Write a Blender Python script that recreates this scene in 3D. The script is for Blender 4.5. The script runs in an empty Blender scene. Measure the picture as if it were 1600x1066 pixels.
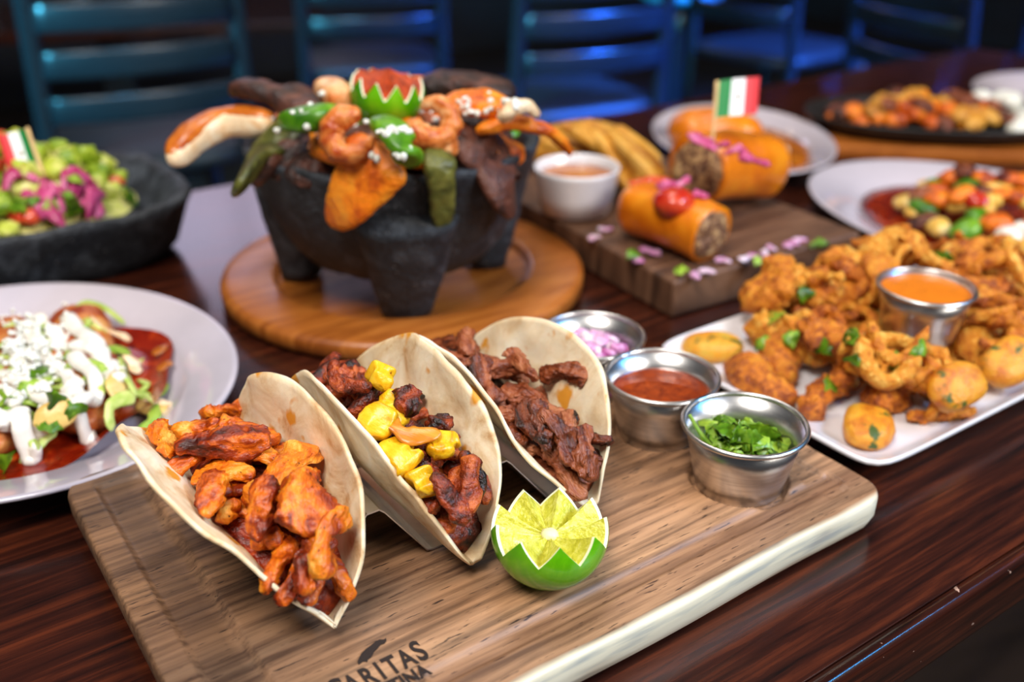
import bpy, math, random
import numpy as np
from mathutils import Vector, Matrix

random.seed(7)
rng = np.random.default_rng(7)
SC = bpy.context.scene
COL = SC.collection

# ------------------------------------------------------------------ camera
CAM = np.array([-0.0562, -0.2393, 0.3229]); FPX = 1565.9
AZ, PITCH = -0.60855, 0.46620
FWD = np.array([-math.sin(AZ)*math.cos(PITCH), math.cos(AZ)*math.cos(PITCH), -math.sin(PITCH)])
RIGHT = np.array([math.cos(AZ), math.sin(AZ), 0.0]); UP = np.cross(RIGHT, FWD)
cd = bpy.data.cameras.new('camera'); cam = bpy.data.objects.new('camera', cd); COL.objects.link(cam)
cd.sensor_width = 36.0; cd.lens = FPX*36.0/1600.0; cd.clip_start = 0.02; cd.clip_end = 60
cam.matrix_world = Matrix(((RIGHT[0], UP[0], -FWD[0], CAM[0]), (RIGHT[1], UP[1], -FWD[1], CAM[1]), (RIGHT[2], UP[2], -FWD[2], CAM[2]), (0, 0, 0, 1)))
cd.dof.use_dof = True; cd.dof.focus_distance = 0.455; cd.dof.aperture_fstop = 4.6
SC.camera = cam

def at(px, py, z=0.0):
    d = FWD + RIGHT*(px-800)/FPX - UP*(py-533)/FPX
    return CAM + d*((z-CAM[2])/d[2])
def deep(px, py, depth):
    return CAM + depth*(FWD + RIGHT*(px-800)/FPX - UP*(py-533)/FPX)

# ------------------------------------------------------------------ world, lights, exposure
wd = bpy.data.worlds.new('world'); SC.world = wd; wd.use_nodes = True
wd.node_tree.nodes['Background'].inputs[0].default_value = (0.80, 0.86, 1.0, 1)
wd.node_tree.nodes['Background'].inputs[1].default_value = 0.07
SC.view_settings.view_transform = 'Standard'; SC.view_settings.look = 'None'
SC.view_settings.gamma = 1.0; SC.view_settings.use_curve_mapping = False
SC.view_settings.exposure = -0.16

def area(name, loc, target, sx, sy, power, color, spread=180):
    l = bpy.data.lights.new(name, 'AREA'); l.shape = 'RECTANGLE'; l.size = sx; l.size_y = sy
    l.energy = power; l.color = color; l.spread = math.radians(spread)
    o = bpy.data.objects.new(name, l); COL.objects.link(o); o.location = loc
    o.rotation_euler = (Vector(target)-Vector(loc)).to_track_quat('-Z', 'Y').to_euler()
    return o
area('front_window_light', (1.1, -1.9, 1.6), (0.25, 0.1, 0), 1.2, 0.9, 72, (1.0, 0.94, 0.86))
area('overhead_panel_light', (-0.65, -0.35, 2.0), (0.2, 0.15, 0), 0.8, 0.8, 54, (1.0, 0.95, 0.89))
area('ceiling_panel_light', (0.75, 0.95, 2.0), (0.45, 0.3, 0), 0.6, 0.6, 15, (1.0, 0.93, 0.84))
area('cyan_aisle_light', (-1.1, 0.95, 0.45), (0.5, 1.8, 0.0), 0.4, 0.3, 17, (0.07, 0.52, 0.80), 48)
area('cyan_rear_light', (0.5, 1.25, 1.9), (1.25, 1.9, 0.0), 0.4, 0.3, 9, (0.06, 0.50, 1.0), 50)
area('blue_led_light', (2.6, 0.0, 2.1), (2.35, 1.3, 0.0), 0.6, 0.3, 190, (0.02, 0.15, 1.0), 50)
area('bar_led_strip', (1.25, -0.95, 1.25), (0.3, -0.06, 0), 1.1, 0.05, 1.9, (0.05, 0.42, 1.0), 45)

# ------------------------------------------------------------------ helpers
def lin(c):
    return tuple(((v/255)/12.92 if v/255 <= 0.04045 else ((v/255+0.055)/1.055)**2.4) for v in c) + (1.0,)

def _hash(ix, iy, iz, seed):
    h = (ix*374761393 + iy*668265263 + iz*2147483647 + seed*974634777) & 0xFFFFFFFF
    h = ((h ^ (h >> 13))*1274126177) & 0xFFFFFFFF
    return ((h ^ (h >> 16)) & 0xFFFF)/32767.5 - 1.0
def n3(P, freq, seed=0):
    P = np.asarray(P, float)*freq + 1000.0
    i = np.floor(P).astype(np.int64); f = P - i; f = f*f*(3-2*f)
    r = 0
    for dx in (0, 1):
        for dy in (0, 1):
            for dz in (0, 1):
                wgt = (f[..., 0] if dx else 1-f[..., 0])*(f[..., 1] if dy else 1-f[..., 1])*(f[..., 2] if dz else 1-f[..., 2])
                r = r + wgt*_hash(i[..., 0]+dx, i[..., 1]+dy, i[..., 2]+dz, seed)
    return r

def mesh(name, V, F, mat=None, smooth=True):
    m = bpy.data.meshes.new(name)
    m.from_pydata([tuple(map(float, v)) for v in V], [], [tuple(int(i) for i in f) for f in F])
    if smooth: m.polygons.foreach_set('use_smooth', [True]*len(m.polygons))
    if mat: m.materials.append(mat)
    m.update(); return m
def obj(name, me, parent=None, mw=None):
    o = bpy.data.objects.new(name, me); COL.objects.link(o)
    if parent is not None: o.parent = parent
    if mw is not None: o.matrix_world = mw
    return o
def tag(o, label, cat, group=None, kind=None):
    o['label'] = label; o['category'] = cat
    if group: o['group'] = group
    if kind: o['kind'] = kind
    return o
def empty(name, loc, rz=0.0):
    o = bpy.data.objects.new(name, None); COL.objects.link(o); o.location = loc; o.rotation_euler = (0, 0, rz)
    o.empty_display_size = 0.01
    return o
def struct(name, me, parent=None):
    o = obj(name, me, parent)
    o['kind'] = 'structure'
    return o

def box_mesh(name, x0, x1, y0, y1, z0, z1, mat, bev=0.0):
    if bev <= 0:
        V = [(x, y, z) for z in (z0, z1) for y in (y0, y1) for x in (x0, x1)]
        F = [(0, 2, 3, 1), (4, 5, 7, 6), (0, 1, 5, 4), (2, 6, 7, 3), (0, 4, 6, 2), (1, 3, 7, 5)]
        return mesh(name, V, F, mat, False)
    import bmesh
    bm = bmesh.new(); bmesh.ops.create_cube(bm, size=1.0)
    bmesh.ops.scale(bm, vec=(x1-x0, y1-y0, z1-z0), verts=bm.verts)
    bmesh.ops.translate(bm, vec=((x0+x1)/2, (y0+y1)/2, (z0+z1)/2), verts=bm.verts)
    bmesh.ops.bevel(bm, geom=bm.edges[:], offset=bev, segments=3, affect='EDGES', profile=0.5)
    m = bpy.data.meshes.new(name); bm.to_mesh(m); bm.free(); m.materials.append(mat)
    return m

def loft_vf(sp, W, T, nv=10, p=2.3, up=(0, 0, 1), amp=0.0, freq=120.0, seed=0, closed=False, roll=0.0, cap=0.3):
    sp = np.asarray(sp, float); n = len(sp)
    W = np.broadcast_to(np.asarray(W, float), (n,)); T = np.broadcast_to(np.asarray(T, float), (n,))
    if closed: tg = np.roll(sp, -1, 0) - np.roll(sp, 1, 0)
    else: tg = np.gradient(sp, axis=0)
    tg /= np.linalg.norm(tg, axis=1)[:, None] + 1e-12
    up = np.broadcast_to(np.asarray(up, float), (n, 3))
    sd = np.cross(up, tg); sd /= np.linalg.norm(sd, axis=1)[:, None] + 1e-9
    nr = np.cross(tg, sd)
    if np.any(roll):
        r = np.broadcast_to(np.asarray(roll, float), (n,))[:, None]
        sd, nr = sd*np.cos(r)+nr*np.sin(r), nr*np.cos(r)-sd*np.sin(r)
    ph = np.linspace(0, 2*np.pi, nv, endpoint=False)
    c = np.sign(np.cos(ph))*np.abs(np.cos(ph))**(2/p); s = np.sign(np.sin(ph))*np.abs(np.sin(ph))**(2/p)
    off = sd[:, None, :]*(c[None, :, None]*W[:, None, None]) + nr[:, None, :]*(s[None, :, None]*T[:, None, None])
    V = sp[:, None, :] + off
    if amp:
        d = off/(np.linalg.norm(off, axis=2)[..., None]+1e-9)
        k = amp*(n3(V, freq, seed) + 0.5*n3(V, freq*2.3, seed+5))
        V = V + d*k[..., None]
    V = V.reshape(-1, 3); F = []
    m = n if closed else n-1
    for i in range(m):
        a = i*nv; b = ((i+1) % n)*nv
        for j in range(nv):
            k = (j+1) % nv
            F.append((a+j, a+k, b+k, b+j))
    if not closed:
        V = np.vstack([V, sp[0]-tg[0]*W[0]*0.3, sp[-1]+tg[-1]*W[-1]*cap]); a = len(V)-2
        for j in range(nv):
            k = (j+1) % nv
            F.append((a, k, j)); F.append((a+1, (n-1)*nv+j, (n-1)*nv+k))
    return V, F
def loft(name, sp, W, T, mat, **kw):
    V, F = loft_vf(sp, W, T, **kw)
    return mesh(name, V, F, mat)
def curve3(pts, n=20):
    P = np.asarray(pts, float)
    if len(P) == 2: P = np.vstack([P[0], (P[0]+P[1])/2, P[1]])
    Q = np.vstack([2*P[0]-P[1], P, 2*P[-1]-P[-2]]); out = []
    m = len(P)-1
    for t in np.linspace(0, m-1e-6, n):
        i = int(t); f = t-i
        a, b, c, d = Q[i], Q[i+1], Q[i+2], Q[i+3]
        out.append(0.5*((2*b)+(-a+c)*f+(2*a-5*b+4*c-d)*f*f+(-a+3*b-3*c+d)*f**3))
    return np.array(out)
def prof(n, k=3.5, tail=0.0):
    t = np.linspace(-1, 1, n)
    return np.maximum((1-np.abs(t*0.985)**k)**0.5, 0.12)*(1-tail*(t+1)/2)
def roughen(V, C, amp, freq, seed, fib=0.0):
    """push the skin of a piece in and out about its centre line C"""
    d = V-C; d /= np.linalg.norm(d, axis=1)[:, None]+1e-9
    k = amp*(n3(V, freq, seed)+0.55*n3(V, freq*2.2, seed+1)+0.35*n3(V, freq*4.7, seed+2))
    if fib: k = k+fib*(n3(V*[0.18, 1, 1], freq*4, seed+3)+0.6*n3(V*[0.18, 1, 1], freq*8, seed+4))
    return V+d*k[:, None]
def strip_vf(L, W, T, seed, bend=0.25, lift=0.15, tail=0.3, amp=0.12, nu=16, nv=10, p=2.6, twist=0.5, freq=None, fib=0.0, lump=0.0):
    r = np.random.default_rng(seed)
    t = np.linspace(-1, 1, nu)
    L = L*r.uniform(0.75, 1.25); W = W*r.uniform(0.75, 1.25); T = T*r.uniform(0.8, 1.2)
    b = bend*r.uniform(-1, 1); l = lift*r.uniform(-0.3, 1)
    sp = np.stack([t*L/2, b*L*0.5*(1-t*t)+0.06*L*np.sin(t*3+r.uniform(0, 6)), l*L*0.5*(1-t*t)], 1)
    pr = prof(nu, r.uniform(5, 11), tail*r.uniform(-1, 1))
    wv = 1+0.22*np.sin(t*r.uniform(2, 5)+r.uniform(0, 6))+0.10*np.sin(t*r.uniform(6, 10)+r.uniform(0, 6))
    V, F = loft_vf(sp, W/2*pr*wv, T/2*pr*(1+0.2*np.sin(t*4+r.uniform(0, 6))), nv=nv, p=p, roll=twist*t*r.uniform(-1, 1))
    C = np.vstack([np.repeat(sp, nv, 0), sp[0], sp[-1]])
    if lump:   # uneven cross-section
        ph = np.tile(np.linspace(0, 2*np.pi, nv, endpoint=False), nu); u = np.repeat(t, nv)
        k = lump*(np.cos(2*ph+r.uniform(0, 6)+u*1.5)+0.7*np.cos(3*ph+r.uniform(0, 6)-u*2))
        V[:-2] = C[:-2]+(V[:-2]-C[:-2])*(1+k[:, None])
    V = roughen(V, C, amp*T, freq or 1.6/W, seed, fib*T)
    return V, F
def blob_vf(rx, ry, rz, seed, amp=0.2, nu=12, nv=12, p=2.2):
    t = np.linspace(-1, 1, nu)
    sp = np.stack([t*rx, 0*t, 0*t], 1); pr = np.sqrt(np.maximum(1-np.abs(t*0.98)**2.4, 0.02))
    return loft_vf(sp, ry*pr, rz*pr, nv=nv, p=p, amp=amp*min(rx, ry, rz), freq=0.9/max(min(rx, ry), 1e-4), seed=seed)

def grid_mesh(name, X, Y, Z, mat, smooth=True):
    a, b = Z.shape
    V = np.stack([X, Y, Z], -1).reshape(-1, 3)
    F = [(i*b+j, i*b+j+1, (i+1)*b+j+1, (i+1)*b+j) for i in range(a-1) for j in range(b-1)]
    return mesh(name, V, F, mat, smooth)
def lathe_vf(pr, n=48, cx=0, cy=0, rx=1.0, ry=1.0, sup=2.0, ph0=0.0):
    V = []; F = []; m = len(pr)
    for j in range(n):
        a = 2*math.pi*j/n
        c, s = math.cos(a), math.sin(a)
        k = (abs(c)**sup+abs(s)**sup)**(-1/sup)
        x, y = c*k*rx, s*k*ry
        x, y = x*math.cos(ph0)-y*math.sin(ph0), x*math.sin(ph0)+y*math.cos(ph0)
        for r, z in pr: V.append((cx+x*r, cy+y*r, z))
    for j in range(n):
        q = (j+1) % n
        for i in range(m-1): F.append((j*m+i, q*m+i, q*m+i+1, j*m+i+1))
    return V, F
def lathe(name, pr, mat, **kw):
    V, F = lathe_vf(pr, **kw); return mesh(name, V, F, mat)

def rotm(nrm, yaw):
    n = Vector(nrm).normalized()
    return n.to_track_quat('Z', 'Y').to_matrix() if False else (Vector((0, 0, 1)).rotation_difference(n).to_matrix() @ Matrix.Rotation(yaw, 3, 'Z'))

class Pile:
    """Height map on which pieces come to rest one after another."""
    def __init__(s, x0, x1, y0, y1, res=0.002):
        s.x0, s.y0, s.res = x0, y0, res
        s.H = np.zeros((int((x1-x0)/res)+2, int((y1-y0)/res)+2))
    def fill(s, fn):
        ix, iy = np.meshgrid(np.arange(s.H.shape[0]), np.arange(s.H.shape[1]), indexing='ij')
        s.H = fn(s.x0+ix*s.res, s.y0+iy*s.res)
    def idx(s, P):
        return (np.clip(((P[:, 0]-s.x0)/s.res+0.5).astype(int), 0, s.H.shape[0]-1),
                np.clip(((P[:, 1]-s.y0)/s.res+0.5).astype(int), 0, s.H.shape[1]-1))
    def raster(s, P):
        i, j = s.idx(np.asarray(P)); np.maximum.at(s.H, (i, j), np.asarray(P)[:, 2])
    def height(s, x, y):
        i, j = s.idx(np.array([[x, y]])); return float(s.H[i[0], j[0]])
    def hit(s, px, py):
        for z in np.arange(0.20, 0.004, -0.0008):
            p = at(px, py, z)
            if s.height(p[0], p[1]) >= z: return p
        return at(px, py, 0.01)
    def drop(s, V, x, y, yaw, follow=0.8, pct=12, sink=0.0005, pitch=0.0):
        V = np.asarray(V)
        R = np.array(Matrix.Rotation(yaw, 3, 'Z'))
        W = V@R.T
        i, j = s.idx(W+[x, y, 0]); h = s.H[i, j]
        A = np.c_[W[:, 0], W[:, 1], np.ones(len(W))]
        co = np.linalg.lstsq(A, h, rcond=None)[0]
        g = np.clip(co[:2]*follow, -1.3, 1.3)
        M = rotm((-g[0], -g[1], 1), yaw)
        if pitch: M = M @ Matrix.Rotation(pitch, 3, 'Y')
        W = V@np.array(M).T + [x, y, 0]
        i, j = s.idx(W); gap = W[:, 2]-s.H[i, j]
        z = -np.percentile(gap, pct) - sink
        W[:, 2] += z
        top = W[W[:, 2] >= np.median(W[:, 2])-1e-6]
        i, j = s.idx(top)
        for di in (0, 1):
            for dj in (0, 1):
                np.maximum.at(s.H, (np.clip(i+di, 0, s.H.shape[0]-1), np.clip(j+dj, 0, s.H.shape[1]-1)), top[:, 2])
        mw = M.to_4x4(); mw.translation = Vector((x, y, z)); return mw

def variants(fn, n, name, mat, seed0=0):
    out = []
    for k in range(n):
        V, F = fn(seed0+k); V = np.asarray(V)
        out.append((mesh(name, V, F, mat), V))
    return out
def put(pile, var, name, x, y, yaw, label, cat, group, follow=0.8, pct=12, sink=0.0005, pitch=0.0, cap=None):
    me, V = var
    if cap is not None and pile.height(x, y) > cap: return None
    o = obj(name, me); o.matrix_world = pile.drop(V, x, y, yaw, follow, pct, sink, pitch)
    return tag(o, label, cat, group)

# ------------------------------------------------------------------ materials
def newmat(name):
    m = bpy.data.materials.new(name); m.use_nodes = True
    return m, m.node_tree, m.node_tree.nodes['Principled BSDF']
def food(name, stops, scale=150, rough=0.4, bump=(400, 0.5, 0.0006), sss=0.0, coat=0.0, rand=0.25, stretch=(1, 1, 1), detail=5, dist=0.6, spec=0.5, metallic=0.0, trans=0.0, speck=None):
    m, nt, b = newmat(name); N = nt.nodes; L = nt.links
    tc = N.new('ShaderNodeTexCoord'); oi = N.new('ShaderNodeObjectInfo')
    mp = N.new('ShaderNodeMapping'); mp.inputs['Scale'].default_value = stretch
    L.new(tc.outputs['Object'], mp.inputs[0])
    ad = N.new('ShaderNodeVectorMath'); ad.operation = 'ADD'
    L.new(mp.outputs[0], ad.inputs[0])
    cx = N.new('ShaderNodeMath'); cx.operation = 'MULTIPLY'; cx.inputs[1].default_value = 3.7
    L.new(oi.outputs['Random'], cx.inputs[0]); L.new(cx.outputs[0], ad.inputs[1])
    n = N.new('ShaderNodeTexNoise'); n.inputs['Scale'].default_value = scale; n.inputs['Detail'].default_value = detail
    n.inputs['Distortion'].default_value = dist; n.inputs['Roughness'].default_value = 0.6
    L.new(ad.outputs[0], n.inputs['Vector'])
    # shift the ramp a little per object
    ra = N.new('ShaderNodeMath'); ra.operation = 'MULTIPLY_ADD'; ra.inputs[1].default_value = rand; ra.inputs[2].default_value = -rand/2
    L.new(oi.outputs['Random'], ra.inputs[0])
    sm = N.new('ShaderNodeMath'); sm.operation = 'ADD'; L.new(n.outputs['Fac'], sm.inputs[0]); L.new(ra.outputs[0], sm.inputs[1])
    cr = N.new('ShaderNodeValToRGB'); e = cr.color_ramp.elements
    while len(e) < len(stops): e.new(0.5)
    for k, (p, c) in enumerate(stops): e[k].position = p; e[k].color = lin(c)
    L.new(sm.outputs[0], cr.inputs[0])
    col = cr.outputs[0]
    if speck:
        sc, th, c = speck
        n2 = N.new('ShaderNodeTexNoise'); n2.inputs['Scale'].default_value = sc; n2.inputs['Detail'].default_value = 3
        L.new(ad.outputs[0], n2.inputs['Vector'])
        r2 = N.new('ShaderNodeValToRGB'); r2.color_ramp.elements[0].position = th; r2.color_ramp.elements[1].position = th+0.05
        L.new(n2.outputs['Fac'], r2.inputs[0])
        mx = N.new('ShaderNodeMix'); mx.data_type = 'RGBA'; L.new(r2.outputs[0], mx.inputs[0]); L.new(col, mx.inputs[6]); mx.inputs[7].default_value = lin(c)
        col = mx.outputs[2]
    L.new(col, b.inputs['Base Color'])
    b.inputs['Roughness'].default_value = rough; b.inputs['Specular IOR Level'].default_value = spec
    b.inputs['Metallic'].default_value = metallic
    if coat: b.inputs['Coat Weight'].default_value = coat; b.inputs['Coat Roughness'].default_value = 0.12
    if sss:
        b.inputs['Subsurface Weight'].default_value = sss; b.inputs['Subsurface Radius'].default_value = (1.0, 0.5, 0.25); b.inputs['Subsurface Scale'].default_value = 0.004
    if trans: b.inputs['Transmission Weight'].default_value = trans
    if bump:
        nb = N.new('ShaderNodeTexNoise'); nb.inputs['Scale'].default_value = bump[0]; nb.inputs['Detail'].default_value = 4
        L.new(ad.outputs[0], nb.inputs['Vector'])
        bp = N.new('ShaderNodeBump'); bp.inputs['Strength'].default_value = bump[1]; bp.inputs['Distance'].default_value = bump[2]
        L.new(nb.outputs['Fac'], bp.inputs['Height']); L.new(bp.outputs[0], b.inputs['Normal'])
    return m
def plain(name, c, rough=0.5, metallic=0.0, spec=0.5, coat=0.0, emit=None, var=0.06, scale=60):
    m = food(name, [(0.35, tuple(max(0, v*(1-var)) for v in c)), (0.65, tuple(min(255, v*(1+var)) for v in c))], scale=scale, rough=rough, bump=None, metallic=metallic, spec=spec, coat=coat, rand=0.0)
    if emit:
        b = m.node_tree.nodes['Principled BSDF']; b.inputs['Emission Color'].default_value = lin(emit[0]); b.inputs['Emission Strength'].default_value = emit[1]
    return m

M = {}
M['chicken'] = food('grilled_chicken', [(0.28, (58, 12, 4)), (0.40, (140, 44, 6)), (0.50, (208, 96, 10)), (0.60, (234, 138, 28)), (0.74, (246, 190, 92))], 85, 0.36, (520, 1.0, 0.0012), rand=0.2, stretch=(0.5, 1, 1), speck=(800, 0.66, (70, 18, 6)))
M['chicken_bed'] = food('chicken_shreds', [(0.3, (50, 10, 4)), (0.5, (130, 36, 8)), (0.7, (190, 74, 12))], 160, 0.35, (300, 1.0, 0.002), rand=0.0)
M['pork'] = food('marinated_pork', [(0.32, (22, 8, 6)), (0.43, (88, 28, 12)), (0.55, (150, 56, 20)), (0.70, (196, 96, 36))], 120, 0.36, (520, 1.0, 0.0014), rand=0.2)
M['pineapple'] = food('pineapple', [(0.3, (196, 124, 6)), (0.46, (232, 174, 16)), (0.62, (244, 198, 44)), (0.8, (248, 220, 100))], 120, 0.3, (500, 0.6, 0.0006), sss=0.2, stretch=(0.4, 1.2, 1.2), rand=0.1, speck=(260, 0.68, (150, 80, 10)))
M['onion_cooked'] = food('grilled_onion', [(0.3, (140, 60, 8)), (0.5, (206, 122, 24)), (0.75, (232, 172, 70))], 140, 0.3, (300, 0.6, 0.0008), stretch=(0.2, 1, 1), rand=0.1)
M['beef'] = food('grilled_beef', [(0.30, (36, 12, 6)), (0.43, (96, 40, 18)), (0.56, (142, 70, 36)), (0.72, (178, 110, 72))], 130, 0.36, (640, 1.0, 0.0016), stretch=(0.3, 1, 1), rand=0.24, speck=(120, 0.63, (26, 8, 4)))
M['darkbeef'] = food('seared_beef', [(0.3, (20, 10, 10)), (0.45, (50, 26, 20)), (0.6, (92, 50, 36)), (0.78, (122, 76, 60))], 70, 0.5, (260, 1.0, 0.002), rand=0.15)
M['darkpaste'] = food('dark_sauce_bed', [(0.3, (28, 12, 8)), (0.55, (70, 30, 14)), (0.75, (120, 56, 22))], 90, 0.3, (260, 1.0, 0.002), rand=0.0)
M['tortilla'] = food('flour_tortilla', [(0.25, (196, 146, 92)), (0.38, (228, 198, 154)), (0.52, (244, 224, 190)), (0.75, (250, 238, 214))], 34, 0.62, (200, 0.45, 0.0008), sss=0.12, rand=0.1, detail=7, dist=1.2, speck=(44, 0.625, (222, 150, 44)))
M['rind'] = food('lime_rind', [(0.3, (64, 146, 3)), (0.55, (98, 180, 8)), (0.8, (136, 204, 30))], 40, 0.22, (900, 0.18, 0.0003), rand=0.0, coat=0.3)
M['pith'] = plain('lime_pith', (240, 244, 206), 0.5)
M['flesh'] = food('lime_flesh', [(0.3, (176, 172, 36)), (0.5, (206, 202, 70)), (0.72, (230, 226, 130))], 240, 0.25, (520, 0.9, 0.0010), rand=0.0, coat=0.15)
M['core'] = plain('lime_core', (246, 236, 176), 0.45)
M['chili'] = food('chili_powder', [(0.3, (120, 34, 6)), (0.6, (196, 74, 14))], 200, 0.6, (600, 0.9, 0.001), rand=0.0)
M['salsa'] = food('red_salsa', [(0.35, (112, 34, 4)), (0.6, (150, 56, 8)), (0.8, (176, 84, 20))], 160, 0.08, (300, 0.02, 0.0001), rand=0.0, coat=0.5)
M['redonion'] = food('red_onion', [(0.3, (176, 90, 150)), (0.5, (214, 160, 196)), (0.7, (240, 220, 232))], 90, 0.25, (300, 0.2, 0.0004), sss=0.2, rand=0.4)
M['pickled'] = food('pickled_onion', [(0.3, (170, 40, 96)), (0.55, (206, 90, 140)), (0.8, (230, 160, 190))], 80, 0.28, None, sss=0.2, rand=0.3)
M['cilantro'] = food('cilantro', [(0.3, (50, 84, 6)), (0.5, (92, 138, 16)), (0.72, (156, 186, 56))], 130, 0.38, (300, 0.4, 0.0006), sss=0.1, rand=0.35)
M['lettuce'] = food('lettuce', [(0.3, (110, 150, 34)), (0.5, (160, 186, 70)), (0.75, (206, 214, 130))], 90, 0.4, (200, 0.5, 0.0008), sss=0.15, rand=0.35)
M['crema'] = plain('white_crema', (234, 228, 216), 0.34, coat=0.2, var=0.02)
M['cheese'] = food('crumbled_cheese', [(0.3, (216, 216, 204)), (0.7, (244, 244, 238))], 150, 0.6, (300, 0.8, 0.001), sss=0.1, rand=0.05)
M['redsauce'] = food('red_enchilada_sauce', [(0.3, (84, 12, 3)), (0.5, (132, 26, 6)), (0.64, (172, 60, 14)), (0.8, (204, 116, 44))], 70, 0.2, (200, 0.4, 0.001), rand=0.0, coat=0.4)
M['rolled'] = food('sauced_tortilla', [(0.3, (104, 22, 6)), (0.46, (150, 50, 14)), (0.58, (190, 104, 44)), (0.76, (218, 166, 96))], 55, 0.4, (160, 0.8, 0.0016), rand=0.2)
M['avocado'] = food('avocado', [(0.2, (92, 128, 16)), (0.4, (150, 170, 34)), (0.6, (186, 192, 66)), (0.85, (222, 214, 140))], 90, 0.4, (200, 0.4, 0.0008), rand=0.6)
M['tomato'] = food('tomato', [(0.3, (180, 28, 12)), (0.7, (226, 92, 50))], 80, 0.25, None, sss=0.15, rand=0.3, coat=0.2)
M['stone'] = food('volcanic_stone', [(0.3, (16, 19, 24)), (0.5, (36, 41, 48)), (0.7, (74, 80, 88))], 60, 0.62, (260, 0.9, 0.0018), rand=0.05, detail=8, speck=(420, 0.70, (150, 150, 152)))
M['fried'] = food('breaded_crust', [(0.28, (142, 62, 4)), (0.43, (204, 110, 8)), (0.58, (228, 146, 26)), (0.76, (242, 190, 88))], 150, 0.55, (500, 1.0, 0.0028), sss=0.05, rand=0.26)
M['zucchini'] = food('fried_zucchini', [(0.3, (190, 96, 8)), (0.55, (222, 150, 30)), (0.75, (206, 168, 60))], 90, 0.45, (520, 0.9, 0.001), rand=0.15, speck=(70, 0.62, (64, 84, 20)))
M['orange_sauce'] = plain('orange_dip', (222, 120, 24), 0.22, coat=0.3, var=0.04)
M['brown_sauce'] = food('brown_gravy', [(0.3, (130, 60, 10)), (0.55, (180, 100, 20)), (0.8, (214, 150, 50))], 40, 0.2, (120, 0.3, 0.001), rand=0.0, coat=0.3)
M['fry'] = food('golden_chip', [(0.3, (170, 100, 20)), (0.55, (212, 150, 50)), (0.8, (234, 184, 92))], 60, 0.5, (300, 0.4, 0.0006), rand=0.2)
M['burrito'] = food('fried_burrito_skin', [(0.3, (196, 92, 6)), (0.5, (226, 124, 10)), (0.75, (240, 156, 30))], 34, 0.35, (160, 0.4, 0.0008), rand=0.1, coat=0.2)
M['burrito_fill'] = food('burrito_filling', [(0.32, (60, 36, 26)), (0.48, (122, 84, 60)), (0.6, (190, 150, 100)), (0.75, (228, 208, 150))], 170, 0.45, (300, 1.0, 0.002), rand=0.05)
M['shrimp'] = food('grilled_shrimp', [(0.3, (170, 62, 14)), (0.46, (222, 128, 56)), (0.62, (240, 184, 128)), (0.78, (246, 214, 176))], 70, 0.34, (260, 0.9, 0.0016), rand=0.2)
M['slab'] = food('chicken_slab', [(0.3, (90, 22, 8)), (0.42, (196, 80, 4)), (0.56, (238, 124, 8)), (0.76, (248, 164, 44))], 46, 0.40, (240, 1.0, 0.0018), rand=0.15)
M['green_pepper'] = food('green_pepper', [(0.3, (44, 96, 6)), (0.55, (86, 142, 14)), (0.8, (146, 184, 50))], 60, 0.34, (120, 0.5, 0.0012), rand=0.2)
M['nopal'] = food('grilled_cactus', [(0.3, (36, 36, 14)), (0.5, (78, 80, 26)), (0.75, (126, 124, 54))], 60, 0.42, (200, 0.9, 0.0016), rand=0.2)
M['sausage_skin'] = food('browned_crust', [(0.3, (160, 70, 12)), (0.6, (204, 112, 30)), (0.8, (226, 160, 84))], 50, 0.3, (200, 0.3, 0.0006), rand=0.0, coat=0.3)
M['pale'] = food('pale_cut_face', [(0.3, (226, 176, 120)), (0.55, (240, 214, 176)), (0.8, (248, 232, 206))], 120, 0.5, (300, 0.5, 0.0008), rand=0.0)
M['porcelain'] = plain('white_porcelain', (196, 187, 196), 0.10, coat=0.5, var=0.01); M['porcelain'].node_tree.nodes['Principled BSDF'].inputs['Coat Roughness'].default_value = 0.03
M['bright_porcelain'] = plain('bright_porcelain', (222, 218, 220), 0.14, coat=0.4, var=0.01)
M['steel'] = food('stainless_steel', [(0.3, (190, 188, 186)), (0.7, (222, 220, 218))], 40, 0.30, (300, 0.10, 0.0003), metallic=1.0, rand=0.0, stretch=(1, 1, 14))
M['roundwood'] = food('round_wood_plate', [(0.3, (130, 66, 18)), (0.5, (164, 92, 32)), (0.75, (190, 118, 50))], 14, 0.38, (120, 0.25, 0.0005), stretch=(1, 7, 1), rand=0.0, coat=0.15)
M['rearboard'] = food('rustic_board', [(0.3, (58, 36, 24)), (0.5, (96, 64, 44)), (0.75, (136, 98, 72))], 16, 0.55, (160, 0.5, 0.001), stretch=(1, 6, 1), rand=0.0)
M['pick'] = plain('wooden_pick', (226, 188, 130), 0.6)
M['flag_green'] = plain('flag_green', (0, 132, 60), 0.5, var=0.02); M['flag_white'] = plain('flag_white', (240, 240, 240), 0.5, var=0.01); M['flag_red'] = plain('flag_red', (214, 22, 36), 0.5, var=0.02)
M['emblem'] = plain('flag_emblem', (120, 110, 60), 0.6)
M['brand'] = plain('burnt_brand', (34, 20, 14), 0.8)
M['iron'] = food('cast_iron', [(0.3, (14, 12, 12)), (0.7, (36, 30, 28))], 60, 0.5, (200, 0.4, 0.001), rand=0.0)
M['chair'] = plain('dark_metal_chair', (22, 28, 32), 0.26, spec=0.6, coat=0.25)
M['seatpad'] = plain('dark_seat', (26, 22, 22), 0.5)
M['floor'] = food('dark_floor', [(0.3, (30, 22, 18)), (0.7, (58, 46, 40))], 3, 0.5, (10, 0.2, 0.002), rand=0.0, stretch=(1, 6, 1))
M['wall'] = food('dark_wall', [(0.3, (20, 22, 30)), (0.7, (34, 38, 48))], 2, 0.7, (20, 0.2, 0.002), rand=0.0)
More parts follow.
